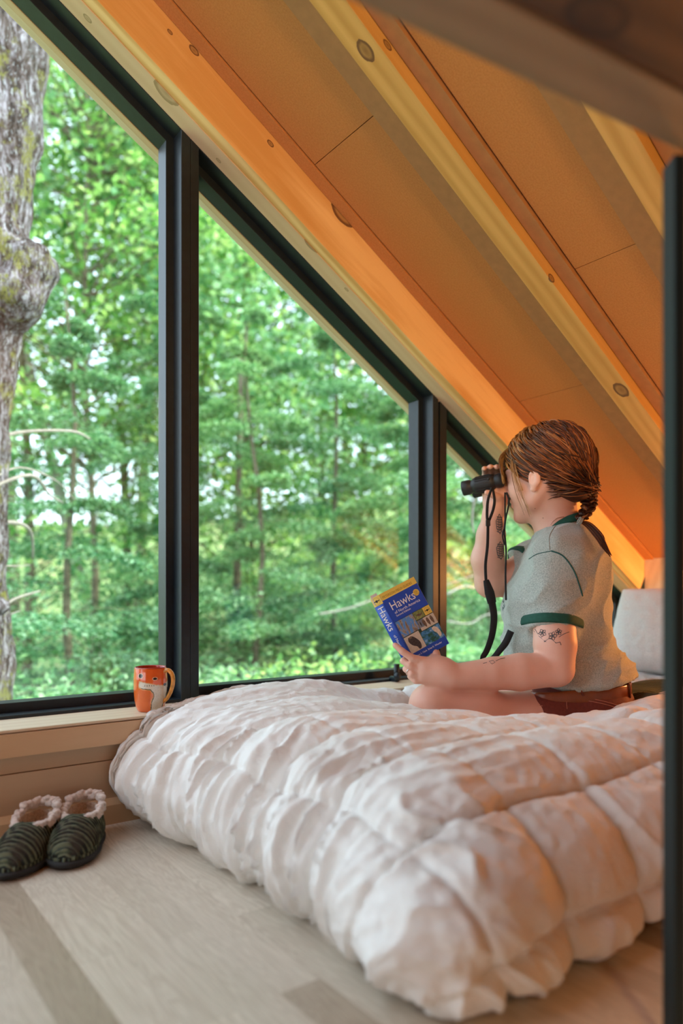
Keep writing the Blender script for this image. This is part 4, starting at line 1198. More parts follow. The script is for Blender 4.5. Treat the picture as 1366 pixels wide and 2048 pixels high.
for (px, py) in ((1070, 1017), (1086, 1036)):
    h = on_surface(bvh_body, px, py, 0); bm = bmesh.new()
    if h: bmesh.ops.create_icosphere(bm, subdivisions=1, radius=.0014, matrix=Matrix.Translation(h)); kid(obj('beauty_mark', bm, M_mole, None, True))
# thin necklace at the nape
line_on(bvh_body, [(1101, 1049), (1106, 1042), (1116, 1036), (1128, 1034)], 'necklace', .0010, plain('rose_gold', (.75, .42, .33), .25, 1.0), off=.001)
# ring
h1, h2 = P(818, 1343, 1.7565), P(823, 1346, 1.757)
bm = bmesh.new()
ax_ = (P(813, 1336, 1.772)-P(823, 1346, 1.757)).normalized(); u_ = ax_.orthogonal().normalized(); v_ = ax_.cross(u_)
cc_ = P(823, 1346, 1.757).lerp(P(813, 1336, 1.772), .3)
pts = [cc_+(u_*math.cos(t)+v_*math.sin(t))*.0108 for t in np.linspace(0, 2*math.pi, 25).tolist()]
tube(bm, pts, .0011, 6); kid(obj('finger_ring', bm, plain('silver', (.8, .78, .75), .2, 1.0), None, True))

# --- hair
hair_v = []
S = Sculpt([HC.x-.16, HC.y-.16, HC.z-.17], [HC.x+.16, HC.y+.16, HC.z+.16], 0.004)
S.ell(H(-.016, 0, .024), hr(.107, .086, .098), hax, k=.0)
S.ell(H(-.060, 0, -.028), hr(.056, .060, .058), hax, k=.03)
S.ell(H(-.088, 0, -.050), hr(.026, .028, .026), hax, k=.03)
S.ell(H(.075, 0, -.045), hr(.075, .12, .062), hax, k=.01, op='cut')       # face
S.ell(H(.060, 0, -.010), hr(.052, .12, .040), hax, k=.01, op='cut')
S.ell(H(.010, .085, -.030), hr(.022, .03, .032), hax, k=.008, op='cut')  # ears
S.ell(H(.010, -.085, -.030), hr(.022, .03, .032), hax, k=.008, op='cut')
cap_ = S.mesh('hair', M_haircap, None, 2); kid(cap_)
bmh = bmesh.new(); tone = bmh.verts.layers.float_color.new('tone')
def strand(pts, r0, r1, tn=0.0, seg=5, flat=.6):
    n0 = len(bmh.verts)
    n_ = len(pts); rad = [r0+(r1-r0)*(i/(n_-1)) for i in range(n_)]; rad[0] *= .15; rad[1] *= .6
    before = set()
    rings = tube(bmh, pts, rad, seg, flat)
    for i, ring_ in enumerate(rings):
        t = tn if not callable(tn) else tn(i/(n_-1))
        for v_ in ring_: v_[tone] = (t, t, t, 1)
EC = (-.016, 0, .024); ER = (.109, .088, .100)
def onhead(th, ph, ex=0.0):
    """th: angle from the crown axis, ph: around; in head coordinates (f, l, u)"""
    return H(EC[0]+(ER[0]+ex)*math.sin(th)*math.cos(ph), EC[1]+(ER[1]+ex)*math.sin(th)*math.sin(ph), EC[2]+(ER[2]+ex)*math.cos(th))
GATH = H(-.112, .012, -.058)
rs_ = random.Random(11)
def sph_path(p0, p1, n=10, ex=.002, bulge=0.0):
    """from p0 to p1 hugging the head ellipsoid"""
    out_ = []
    for i in range(n+1):
        t = i/n; q = p0.lerp(p1, t)
        w = q-H(*EC); lf, ll, lu = w.dot(hf)/HS, w.dot(hl)/HS, w.dot(hu)/HS
        k = math.sqrt((lf/(ER[0]+ex))**2+(ll/(ER[1]+ex))**2+(lu/(ER[2]+ex))**2)+1e-6
        k2 = 1 if k > 1 else 1/k
        out_.append(H(EC[0]+lf*k2, EC[1]+ll*k2, EC[2]+lu*k2)+Vector((0, 0, bulge*math.sin(math.pi*t))))
    return out_
for i in range(560):       # top and back of the head, swept to the nape
    sd = 1 if rs_.random() < .8 else -1
    f_, u_ = rs_.uniform(-.085, .080), 0
    ph = math.radians(rs_.uniform(5, 175))*sd; th = math.radians(rs_.uniform(4, 92))
    if abs(ph) < math.radians(60) and th > math.radians(66): continue
    if math.radians(60) <= abs(ph) < math.radians(115) and th > math.radians(86): continue
    p0 = onhead(th, ph, rs_.uniform(0, .004))
    mid = onhead(min(th+.55, 1.75), ph+(.55*sd if abs(ph) < 2.2 else .1*sd), rs_.uniform(.001, .006))
    g = GATH+Vector((rs_.gauss(0, .010), rs_.gauss(0, .010), rs_.gauss(0, .010)))
    e = rs_.uniform(.001, .007)
    raw = catmull([p0, mid, g], 9)
    pts = []
    for t, q in enumerate(raw):
        q = Vector(q); w = q-H(*EC); lf, ll, lu = w.dot(hf)/HS, w.dot(hl)/HS, w.dot(hu)/HS
        k = math.sqrt((lf/(ER[0]+e))**2+(ll/(ER[1]+e))**2+(lu/(ER[2]+e))**2)+1e-6
        if k < 1: q = H(EC[0]+lf/k, EC[1]+ll/k, EC[2]+lu/k)
        pts.append(q+Vector((rs_.gauss(0, .0008),)*3))
    if max((HC-q).dot(hf) for q in pts) > .134*HS: continue
    front = max(0, 1.15-abs(ph)/1.5)*0.85
    strand(pts, rs_.uniform(.0016, .0036), .0018, lambda t, fr=front: max(0, fr*(1-1.6*t)))
for i in range(230):       # sides and back below the crown, drawn in to the plait
    sd = 1 if rs_.random() < .85 else -1
    a_ = rs_.random(); z_ = rs_.uniform(-.075, .03)
    p0 = H(-.012-.075*a_, sd*(.088-.030*a_**2-.62*max(0, -z_-.02)+rs_.uniform(-.003, .003)), z_*(1-.2*a_)-.002)
    g = GATH+Vector((rs_.gauss(0, .010), rs_.gauss(0, .010), rs_.gauss(0, .010)))
    mid = p0.lerp(g, .5)+hl*sd*rs_.uniform(.010, .022)-hf*rs_.uniform(0, .012)-hu*rs_.uniform(-.004, .012)
    strand([Vector(q) for q in catmull([p0, mid, g], 8)], rs_.uniform(.0016, .0030), .0018, 0)
for i in range(90):        # underside at the neck, lifted to the plait
    l_ = rs_.uniform(-.055, .068)
    p0 = H(-.050-.02*rs_.random()+.3*abs(l_)-.02, l_*.8, -.070+rs_.uniform(-.012, .02)+.15*abs(l_))
    g = GATH+Vector((rs_.gauss(0, .008), rs_.gauss(0, .008), rs_.gauss(0, .008)))
    mid = p0.lerp(g, .5)-hf*.006+hl*(.012 if l_ > 0 else -.012)
    strand([Vector(q) for q in catmull([p0, mid, g], 6)], rs_.uniform(.002, .0034), .002, 0)
for i in range(150):       # fringe
    l0 = rs_.uniform(-.045, .060)
    p0 = H(.045+rs_.uniform(-.012, .012), l0*.5, .104-abs(l0)*.2)
    p1 = H(.098-.12*max(0, l0)+rs_.uniform(-.003, .004), l0*1.05, .062+rs_.uniform(-.006, .006))
    ln = rs_.uniform(.55, 1.0)
    p2 = H(.108-.28*max(0, l0-.01), l0*1.20, .062-.050*ln); p3 = H(.106-.30*max(0, l0-.01), l0*1.28, .062-.078*ln)
    strand([Vector(q) for q in catmull([p0, p1, p2, p3], 6)], rs_.uniform(.0011, .0020), .0005, lambda t: .55+.45*t, 4)
for i in range(26):        # face framing strands by the temple
    s0 = rs_.uniform(-.004, .004)
    p0 = H(.052+s0, .066, .062); p1 = H(.056+s0*2, .080, .015+rs_.uniform(-.01, .01)); p2 = H(.048+s0*3, .079, -.045); p3 = H(.036+s0*3, .070, -.085-rs_.uniform(0, .03))
    k = 4 if i < 9 else 3
    strand([Vector(q) for q in catmull([p0, p1, p2, p3][:k], 6)], .0010, .0003, lambda t: .5+.4*t, 4)
for i in range(30):        # flyaways
    ph = math.radians(rs_.uniform(20, 110)); th = math.radians(rs_.uniform(20, 80))
    p0 = onhead(th, ph, .004); p2 = onhead(th+.5, ph+.5, .010+rs_.uniform(0, .01)); p1 = onhead(th+.25, ph+.25, .014)
    strand([Vector(q) for q in catmull([p0, p1, p2], 5)], .0005, .0002, .25, 4)
# plait: three interleaved locks, then the tied tail
bp = [Vector(q) for q in catmull([GATH+hf*.012+hu*.010, P(1176, 992, 1.94), P(1178, 1012, 1.93), P(1163, 1038, 1.905)], 12)]
nb = len(bp)
for k in range(3):
    for j in range(9):
        pts = []
        for i, p in enumerate(bp):
            t = i/(nb-1); a_ = t*2.6*2*math.pi/1.0+k*2*math.pi/3
            amp = .017*(1-.35*t)
            off = RT*math.sin(a_)*amp+FW*math.sin(2*a_)*amp*.5
            jj = 2*math.pi*j/9; lr = .0085*(1-.3*t)*(1 if j else 0)
            pts.append(p+off+(RT*math.cos(jj)+FW*math.sin(jj)*1.0)*lr+Vector((0, 0, rs_.gauss(0, .0006))))
        strand(pts, .0040, .0034, 0, 5, .8)
def back_pt(px, py, off, dflt):
    h = on_surface(bvh_sh, px, py, off)
    return h if h is not None else P(px, py, dflt)
T1, T2, T3 = back_pt(1170, 1060, .016, 1.93), back_pt(1190, 1084, .017, 1.92), back_pt(1207, 1108, .012, 1.92)
T0 = P(1160, 1042, (T1-CAMP).dot(FW))
for i in range(110):
    a_ = rs_.uniform(0, 6.28); r_ = math.sqrt(rs_.random()); t_ = rs_.uniform(.8, 1.12)
    o_ = (RT*math.cos(a_)*.7+FW*math.sin(a_)+UP*math.cos(a_)*.5)
    e = T0+(T3-T0)*t_
    m1, m2 = T1, T2
    strand([Vector(q) for q in catmull([T0+o_*.004*r_, m1+o_*.010*r_, m2+o_*.012*r_, e+o_*.005*r_], 5)], .0022, .0006, 0, 4)
hs = kid(obj('hair_strands', bmh, M_hair, None, True)); hs.parent = cap_; hs.matrix_parent_inverse = Matrix.Identity(4)
bm = bmesh.new(); ax_ = (T1-T0).normalized()
u_ = ax_.orthogonal().normalized(); v_ = ax_.cross(u_)
for s_ in (-.003, 0, .003):
    tube(bm, [T0+ax_*s_+(u_*math.cos(t)+v_*math.sin(t))*.0095 for t in np.linspace(0, 2*math.pi, 20).tolist()], .0016, 6)
kid(obj('hair_tie', bm, plain('grey_hair_tie', (.35, .33, .28), .7), None, True))
# small lettering on the chest
def text_mesh(name, body_, size, mat, ext=0.0002, font_scale=(1, 1), align='LEFT'):
    cu = bpy.data.curves.new(name, 'FONT'); cu.body = body_; cu.size = size; cu.extrude = ext; cu.align_x = align; cu.resolution_u = 2
    o = bpy.data.objects.new(name, cu); COL.objects.link(o)
    me = bpy.data.meshes.new_from_object(o.evaluated_get(bpy.context.evaluated_depsgraph_get()))
    COL.objects.unlink(o); bpy.data.objects.remove(o)
    for v_ in me.vertices: v_.co.x *= font_scale[0]; v_.co.y *= font_scale[1]
    me.name = name
    return link_mesh(name, me, mat)
for txt, (px, py) in (('E', (1007, 1207)), ('AE.', (1006, 1222))):
    h = on_surface(bvh_sh, px, py, .0012)
    if h is None: continue
    t = text_mesh('chest_lettering', txt, .016, plain('dark_print', (.015, .03, .03), .7))
    xd = (RT*.93-UP*.1+FW*-.35).normalized(); hit = bvh_sh.ray_cast(CAMP, (P(px, py, 1)-CAMP).normalized()); nn = hit[1] if hit[1].dot(P(px, py, 1)-CAMP) < 0 else -hit[1]
    xd = (RT-nn*RT.dot(nn)).normalized(); yd = nn.cross(xd)
    t.matrix_world = Matrix(((xd.x, yd.x, nn.x, h.x), (xd.y, yd.y, nn.y, h.y), (xd.z, yd.z, nn.z, h.z), (0, 0, 0, 1)))
    mw_ = t.matrix_world.copy(); t.data.transform(mw_); t.matrix_world = Matrix.Identity(4)
    kid(t)

# ================================================================== binoculars and strap
bino = empty('binoculars', tuple(P(975, 960, 1.985)))
tag(bino, 'small black binoculars with a hanging neck strap, held up to the eyes', 'binoculars')
def bk(o, par=None):
    if par is None: o.parent = bino; o.matrix_parent_inverse = Matrix.Translation(-bino.location)
    else: o.parent = par
    return o
bdir, _l2, _u2 = axes_(R(25), R(9))
def barrel(eye, name_sfx):
    """eye: where the eyepiece meets the eye"""
    Z = bdir; X_ = hl; Y_ = Z.cross(X_).normalized(); X_ = Y_.cross(Z)
    M_ = Matrix(((X_.x, Y_.x, Z.x, eye.x), (X_.y, Y_.y, Z.y, eye.y), (X_.z, Y_.z, Z.z, eye.z), (0, 0, 0, 1)))
    bm = bmesh.new()
    lathe(bm, [(0, .001), (.012, .001), (.0165, .0), (.0195, .003), (.0205, .010), (.0190, .020), (.0175, .0215), (.0175, .024), (.0215, .027), (.0235, .034), (.0240, .055), (.0235, .078), (.0215, .084), (.0185, .088), (.0185, .092),
               (.0205, .095), (.0212, .104), (.0212, .116), (.0195, .118), (.0180, .117), (.0172, .112), (0, .111)], 40, M_)
    o = bk(obj('barrel', bm, M_blk, None, True))
    bm = bmesh.new(); lathe(bm, [(0, .1115), (.0170, .1125), (.0165, .1135), (0, .1155)], 32, M_)
    g_ = obj('objective_lens', bm, plain('coated_lens', (.02, .03, .06), .05, spec=.9), None, True); g_.parent = o; g_.matrix_parent_inverse = Matrix.Identity(4)
    bm = bmesh.new()
    for k in range(18):
        a_ = 2*math.pi*k/18
        add_box(bm, .0236, .0250, -.0016, .0016, .036, .076, M_ @ Matrix.Rotation(a_, 4, 'Z'))
    g_ = obj('grip_ribs', bm, M_blk); g_.parent = o; g_.matrix_parent_inverse = Matrix.Identity(4)
    return o, M_
eyeL = H(.106, .030, .004); eyeR = H(.106, -.032, .004)
bL, ML = barrel(eyeL, 'l'); bR, MR = barrel(eyeR, 'r')
bm = bmesh.new()
c1 = ML @ Vector((0, 0, .05)); c2 = MR @ Vector((0, 0, .05))
tube(bm, [c1.lerp(c2, .15), c1.lerp(c2, .85)], .012, 16, 1.0); c1 = ML @ Vector((0, 0, .078)); c2 = MR @ Vector((0, 0, .078))
tube(bm, [c1.lerp(c2, .15), c1.lerp(c2, .85)], .009, 16, 1.0)
bk(obj('bridge', bm, M_blk, None, True))
bm = bmesh.new(); cm = (ML @ Vector((0, 0, .03))).lerp(MR @ Vector((0, 0, .03)), .5); tube(bm, [cm-bdir*.004, cm+bdir*.016], .011, 20); bk(obj('focus_wheel', bm, M_blk, None, True))
bm = bmesh.new(); lug = ML @ Vector((.022, .006, .036)); bmesh.ops.create_icosphere(bm, subdivisions=2, radius=.0042, matrix=Matrix.Translation(lug)); bk(obj('strap_lug', bm, M_blk, None, True))
def ribbon(name, pix, widths, th=.0012, up=None):
    pts = [P(*q) for q in pix]; pts = [Vector(q) for q in catmull(pts, 8)]
    n_ = len(pts); ws = np.interp(np.linspace(0, 1, n_), np.linspace(0, 1, len(widths)), widths)
    bm = bmesh.new(); prev = None
    for i, p in enumerate(pts):
        t = (pts[min(i+1, n_-1)]-pts[max(i-1, 0)]).normalized()
        s_ = (t.cross(FW)).normalized(); s_ = (s_*math.cos(.25)+FW*math.sin(.25)); nn = t.cross(s_).normalized()
        w2 = ws[i]/2
        ring_ = [bm.verts.new(p+s_*w2+nn*th), bm.verts.new(p-s_*w2+nn*th), bm.verts.new(p-s_*w2-nn*th), bm.verts.new(p+s_*w2-nn*th)]
        if prev:
            for k in range(4): bm.faces.new((prev[k], prev[(k+1) % 4], ring_[(k+1) % 4], ring_[k]))
        else: bm.faces.new(ring_)
        prev = ring_
    bm.faces.new(list(reversed(prev))); bmesh.ops.recalc_face_normals(bm, faces=bm.faces)
    return bk(obj(name, bm, M_strap, None, True))
lugpx = (984, 972)
ribbon('strap', [(984, 975, 1.945), (976, 1000, 1.945), (974, 1030, 1.945), (976, 1046, 1.945)], [.006, .0075, .007])
ribbon('strap', [(985, 975, 1.95), (989, 1000, 1.95), (986, 1020, 1.95), (977, 1044, 1.948)], [.006, .0075, .007])
ribbon('strap', [(976, 1046, 1.945), (975, 1090, 1.94), (971, 1130, 1.935), (972, 1162, 1.93)], [.0075, .0075, .0075])
ribbon('strap_pad', [(972, 1160, 1.93), (979, 1185, 1.925), (984, 1206, 1.92)], [.014, .027, .024], .0018)
ribbon('strap', [(984, 1205, 1.92), (988, 1235, 1.915), (984, 1270, 1.91), (974, 1300, 1.905), (966, 1314, 1.90), (968, 1320, 1.90), (984, 1318, 1.895), (1000, 1300, 1.89), (1012, 1284, 1.885), (1022, 1262, 1.89)], [.020, .019, .017, .015, .013, .015, .018, .018])
ribbon('strap', [(1013, 985, 1.99), (1018, 1004, 1.98), (1011, 1040, 1.975), (1009, 1062, 1.97)], [.005, .004, .004])
ribbon('strap', [(1010, 985, 1.99), (1010, 1010, 1.985), (1010, 1040, 1.978), (1008, 1062, 1.972)], [.004, .004, .004])
ribbon('strap', [(1008, 1062, 1.97), (1012, 1100, 1.965), (1011, 1150, 1.96), (1012, 1200, 1.915)], [.005, .0045, .005])
ribbon('strap', [(1008, 1058, 1.968), (1005, 1072, 1.966), (1009, 1090, 1.966)], [.004, .003])
for (px, py, d_, w_, h_) in ((976, 1046, 1.943, .012, .017), (1007, 1066, 1.967, .009, .009)):
    c_ = P(px, py, d_); bm = bmesh.new(); add_box(bm, -w_/2, w_/2, -.003, .003, -h_/2, h_/2); bevel(bm, .0012, 1)
    o = obj('strap_buckle', bm, M_blk, None); o.data.transform(Matrix.Translation(c_) @ Matrix.Rotation(-YAW, 4, 'Z')); bk(o)

# ================================================================== the book
M_blue = plain('blue_cover', (0.016, 0.085, 0.50), 0.3)
M_gold = plain('gold_band', (0.85, 0.64, 0.13), 0.35)
M_paper = plain('page_paper', (0.80, 0.76, 0.68), 0.8, noise=.06, nscale=200)
M_white = plain('white_ink', (0.85, 0.84, 0.80), 0.5); M_goldink = plain('dim_gold_ink', (0.38, 0.27, 0.05), 0.5)
# corners of the front cover
TLc, TRc, BRc, BLc = P(751, 1197, 1.800), P(817, 1156, 1.832), P(908, 1284, 1.828), P(837, 1317, 1.800)
BW = ((TRc-TLc).length+(BRc-BLc).length)/2; BH = ((BLc-TLc).length+(BRc-TRc).length)/2
bx = ((TRc-TLc)+(BRc-BLc)).normalized(); by = ((TLc-BLc)+(TRc-BRc)); by = (by-bx*by.dot(bx)).normalized(); bz = bx.cross(by)
cen_ = (TLc+TRc+BRc+BLc)/4
book = bpy.data.objects.new('book', None); COL.objects.link(book)
book.matrix_world = Matrix(((bx.x, by.x, bz.x, cen_.x), (bx.y, by.y, bz.y, cen_.y), (bx.z, by.z, bz.z, cen_.z), (0, 0, 0, 1)))
tag(book, 'blue and yellow hawk field guide held upright in the hand in front of the mullion', 'book')
hw, hh, bt_ = BW/2, BH/2, .024
def bbox(name, x0, x1, y0, y1, z0, z1, mat, par=book, bev=0):
    return box_obj(name, x0, x1, y0, y1, z0, z1, mat, par, bev=bev)
cover = bbox('front_cover', -hw, hw, -hh, hh, -.0006, .0006, M_blue, bev=.0003)
# the spine turns back to the left of the front cover
sd_ = (P(734, 1211, 1.812)-TLc); sdl = Vector((sd_.dot(bx), sd_.dot(by), sd_.dot(bz)))
sang = math.atan2(-.7, -.75)
spine = bpy.data.objects.new('spine', None)
SPW = .026
sx = Vector((-math.cos(R(38)), 0, -math.sin(R(38))))     # direction from cover edge across the spine
bm = bmesh.new(); nrm_s = Vector((-math.sin(R(38)), 0, math.cos(R(38))))
def sp_pt(u, y, o=0): return Vector((-hw, y, 0))+sx*u+nrm_s*(o+.0022*math.sin(math.pi*min(max(u/SPW, 0), 1)))
prev = None
for i in range(9):
    u = SPW*i/8
    r_ = [bm.verts.new(sp_pt(u, -hh, .0006)), bm.verts.new(sp_pt(u, hh, .0006)), bm.verts.new(sp_pt(u, hh, -.0006)), bm.verts.new(sp_pt(u, -hh, -.0006))]
    if prev:
        for k in range(4): bm.faces.new((prev[k], prev[(k+1) % 4], r_[(k+1) % 4], r_[k]))
    else: bm.faces.new(r_)
    prev = r_
bm.faces.new(list(reversed(prev))); bmesh.ops.recalc_face_normals(bm, faces=bm.faces)
spine = obj('spine', bm, M_blue, book, True)
# back cover and page block: a slightly opened book, pages fanned behind the cover
bend = sp_pt(SPW, 0)
bm = bmesh.new()
bd = Vector((math.cos(R(-14)), 0, math.sin(R(-14))))
for s0, s1 in ((0, 1),):
    q = [Vector((bend.x, -hh, bend.z)), Vector((bend.x, hh, bend.z)), Vector((bend.x, hh, bend.z))+bd*BW, Vector((bend.x, -hh, bend.z))+bd*BW]
    n_ = Vector((-bd.z, 0, bd.x))*-1
    a_ = [bm.verts.new(p) for p in q]; b_ = [bm.verts.new(p+n_*.0012) for p in q]
    bm.faces.new(a_); bm.faces.new(list(reversed(b_)))
    for k in range(4): bm.faces.new((a_[k], a_[(k+1) % 4], b_[(k+1) % 4], b_[k]))
bmesh.ops.recalc_face_normals(bm, faces=bm.faces); obj('back_cover', bm, M_blue, book)
bm = bmesh.new(); NP = 22
for i in range(NP):
    t = i/(NP-1); st_ = Vector((-hw, 0, 0)).lerp(bend, .08+.84*t); an = R(-1.5-11.5*t)
    prev = None
    for k in range(7):
        s_ = k/6; c_ = st_+Vector((math.cos(an), 0, math.sin(an)))*((BW+.0035)*s_)+Vector((0, 0, -.003*math.sin(math.pi*s_)))
        r_ = [bm.verts.new((c_.x, -hh+.0015, c_.z)), bm.verts.new((c_.x, hh-.0015, c_.z))]
        if prev: bm.faces.new((prev[0], prev[1], r_[1], r_[0]))
        prev = r_
o = obj('pages', bm, M_paper, book, True); sm_ = o.modifiers.new('t', 'SOLIDIFY'); sm_.thickness = .0009
bm = bmesh.new(); add_box(bm, -.0025, SPW*.62, hh-.02, hh+.007, -.0105, -.0095)
fl = obj('flyleaf', bm, M_paper, book); fl.data.transform(Matrix.Translation((-hw-SPW*.66, 0, 0)))
# gold band, title, panels of pictures on the cover
Zf = .0008
def patch(name, x0, x1, y0, y1, mat, z=Zf, t=.0002, par=cover): return box_obj(name, x0, x1, y0, y1, z-t, z, mat, par)
def fx(u): return -hw+u*BW
def fy(v): return hh-v*BH
patch('gold_band', fx(0), fx(1), fy(.095), fy(.0), M_gold)
def put_text(name, s_, u, v, size, mat, sx_=1.0, z=Zf, par=cover, align='LEFT', rot=0):
    t = text_mesh(name, s_, size, mat, .00015, (sx_, 1), align)
    t.data.transform(Matrix.Translation((fx(u), fy(v), z+.0001)) @ Matrix.Rotation(rot, 4, 'Z')); t.parent = par
    return t
put_text('series_lettering', 'PETERSON FIELD GUIDES', .04, .075, .0092, M_goldink, .86)
put_text('title_lettering', 'Hawks', .10, .265, .0315, M_white, .86)
put_text('subtitle_lettering', 'of North America', .13, .325, .0105, M_white, 1.0)
put_text('edition_lettering', 'Second Edition', .13, .365, .0072, M_white, 1.0)
bm = bmesh.new(); bmesh.ops.create_circle(bm, cap_ends=True, radius=.0085, segments=32, matrix=Matrix.Translation((fx(.865), fy(.20), Zf)))
obj('gold_roundel', bm, M_gold, cover)
for i_, s_ in enumerate(('FULLY', 'REVISED', 'AND', 'UPDATED')): put_text('roundel_lettering', s_, .865, .18+.016*i_, .0030, M_goldink, 1, Zf+.0001, align='CENTER')
def pic_mat(name, stops, scale, dist=0.5, stretch=(1, 1, 1), rot=0):
    m, nt, b, out = new_mat(name); v, o = objco(nt, stretch, rot=(0, 0, rot))
    nt.links.new(ramp(nt, noise_n(nt, v, scale, 5, .6, dist), stops), b.inputs['Base Color']); b.inputs['Roughness'].default_value = .3
    return m
p_twig = pic_mat('picture_branches', [(.40, (.22, .17, .13)), (.48, (.40, .36, .30)), (.52, (.10, .28, .62)), (.8, (.12, .33, .70))], 110, .3, (1, .35, 1), R(-25))
p_green = pic_mat('picture_foliage', [(.3, (.10, .15, .04)), (.6, (.28, .32, .12)), (.75, (.40, .42, .25))], 160)
p_cream = pic_mat('picture_plate_paper', [(.3, (.55, .50, .40)), (.7, (.68, .62, .52))], 90)
p_blue2 = pic_mat('picture_blue_sky', [(.3, (.05, .20, .55)), (.7, (.10, .33, .72))], 60)
p_sea = pic_mat('picture_blue_green', [(.30, (.01, .05, .03)), (.44, (.02, .12, .09)), (.56, (.06, .26, .55)), (.72, (.45, .68, .85))], 55)
p_brown = plain('picture_bird_brown', (.16, .11, .08), .4, noise=.5, nscale=300); p_dark = plain('picture_bird_dark', (.05, .045, .05), .4, noise=.5, nscale=300); p_pale = plain('picture_bird_pale', (.70, .62, .50), .4, noise=.2, nscale=300)
def pict(x0, x1, y0, y1, mat):   # u,v ranges
    return patch('cover_picture', fx(x0), fx(x1), fy(y1), fy(y0), mat, Zf)
patch('picture_border', fx(0.02), fx(1), fy(.885), fy(.415), plain('dark_rule', (.02, .05, .03), .4), Zf-.0001, .0001)
a1 = pict(.025, .52, .42, .645, p_twig); a2 = pict(.53, .79, .42, .53, p_green); a3 = pict(.80, 1.0, .42, .53, M_gold)
a4 = pict(.53, .70, .54, .645, p_blue2); a5 = pict(.53, 1.0, .54, .685, p_cream)
a5.data.transform(Matrix.Identity(4))
a6 = pict(.025, .45, .655, .885, p_cream); a7 = pict(.46, 1.0, .695, .885, p_sea)
def silh(name, pts, mat, z=Zf+.0003):
    bm = bmesh.new(); vs = [bm.verts.new((fx(u), fy(v), z)) for u, v in catmull([(a_, b_) for a_, b_ in pts+[pts[0]]], 4)[:-1]]
    bm.faces.new(vs); bmesh.ops.triangulate(bm, faces=bm.faces); bmesh.ops.recalc_face_normals(bm, faces=bm.faces)
    return obj(name, bm, mat, cover)
silh('painted_hawk', [(.13, .68), (.22, .675), (.30, .72), (.36, .79), (.34, .86), (.27, .875), (.24, .83), (.15, .79), (.10, .73)], p_dark)
silh('painted_hawk', [(.16, .665), (.22, .66), (.24, .685), (.19, .70), (.14, .69)], p_pale)
for k in range(3): silh('painted_hawk', [(.66+.11*k, .555), (.70+.11*k, .56), (.72+.11*k, .61), (.70+.11*k, .665), (.66+.11*k, .64), (.64+.11*k, .59)], p_brown)
silh('painted_hawk', [(.78, .71), (.86, .705), (.93, .75), (.95, .83), (.88, .86), (.85, .80), (.80, .76)], p_pale)
silh('painted_hawk', [(.57, .475), (.63, .46), (.70, .47), (.76, .465), (.70, .495), (.63, .49)], p_brown)
silh('painted_hawk', [(.585, .56), (.60, .59), (.585, .63), (.57, .60)], p_dark)
def emblem(par, cx, cy, r, z, tf_=None):
    bm = bmesh.new()
    q = [(-1, .15), (-.35, .12), (-.15, .35), (.15, .35), (.35, .12), (1, .15), (1, -.1), (.3, -.15), (.12, -.5), (-.12, -.5), (-.3, -.15), (-1, -.1)]
    bm.faces.new([bm.verts.new((cx+a_*r, cy+b_*r, z)) for a_, b_ in q]); bmesh.ops.triangulate(bm, faces=bm.faces)
    pts = [(cx+r*1.1*math.cos(t), cy+r*1.1*math.sin(t), z) for t in np.linspace(0, 2*math.pi, 24).tolist()]
    o = obj('hawk_emblem', bm, M_blk, par); bm = bmesh.new(); tube(bm, pts, .0003, 4); obj('emblem_ring', bm, M_goldink, par)
    return o
emblem(cover, fx(.90), fy(.475), .0068, Zf+.0003)
put_text('author_lettering', 'William S. Clark  Brian K. Wheeler', .04, .945, .0066, M_white, .90)
# spine lettering
Ms = Matrix(((sx.x, 0, nrm_s.x, -hw), (0, 1, 0, 0), (sx.z, 0, nrm_s.z, 0), (0, 0, 0, 1)))
def spine_text(s_, u, v, size, mat, k=1.0):
    t = text_mesh('spine_lettering', s_, size, mat, .00015, (k, 1))
    # reads downwards along the spine
    Mt = Matrix.Translation(Vector((-hw, fy(v), 0))+sx*u+nrm_s*.0031)
    rot = Matrix(((0, -sx.x, nrm_s.x, 0), (-1, 0, 0, 0), (0, -sx.z, nrm_s.z, 0), (0, 0, 0, 1)))
    t.data.transform(Mt @ rot); t.parent = spine; return t
spine_text('Hawks', .0205, .15, .0245, M_white); spine_text('of North America', .016, .56, .0095, M_white)
bm = bmesh.new()
for i in range(8):
    u0, u1 = SPW*i/8, SPW*(i+1)/8
    bm.faces.new([bm.verts.new(sp_pt(u, y, .0009)) for u, y in ((u0, hh), (u0, fy(.125)), (u1, fy(.125)), (u1, hh))])
obj('gold_band', bm, M_gold, spine)
em = emblem(spine, 0, 0, .0085, 0)
me_ = em.data; c_ = Vector((-hw, fy(.065), 0))+sx*(SPW*.5)+nrm_s*.0036
rotm = Matrix(((-sx.x, 0, nrm_s.x, c_.x), (0, 1, 0, c_.y), (-sx.z, 0, nrm_s.z, c_.z), (0, 0, 0, 1)))
me_.transform(rotm)
for ch in spine.children:
    if ch.name.startswith('emblem_ring'): ch.data.transform(rotm)
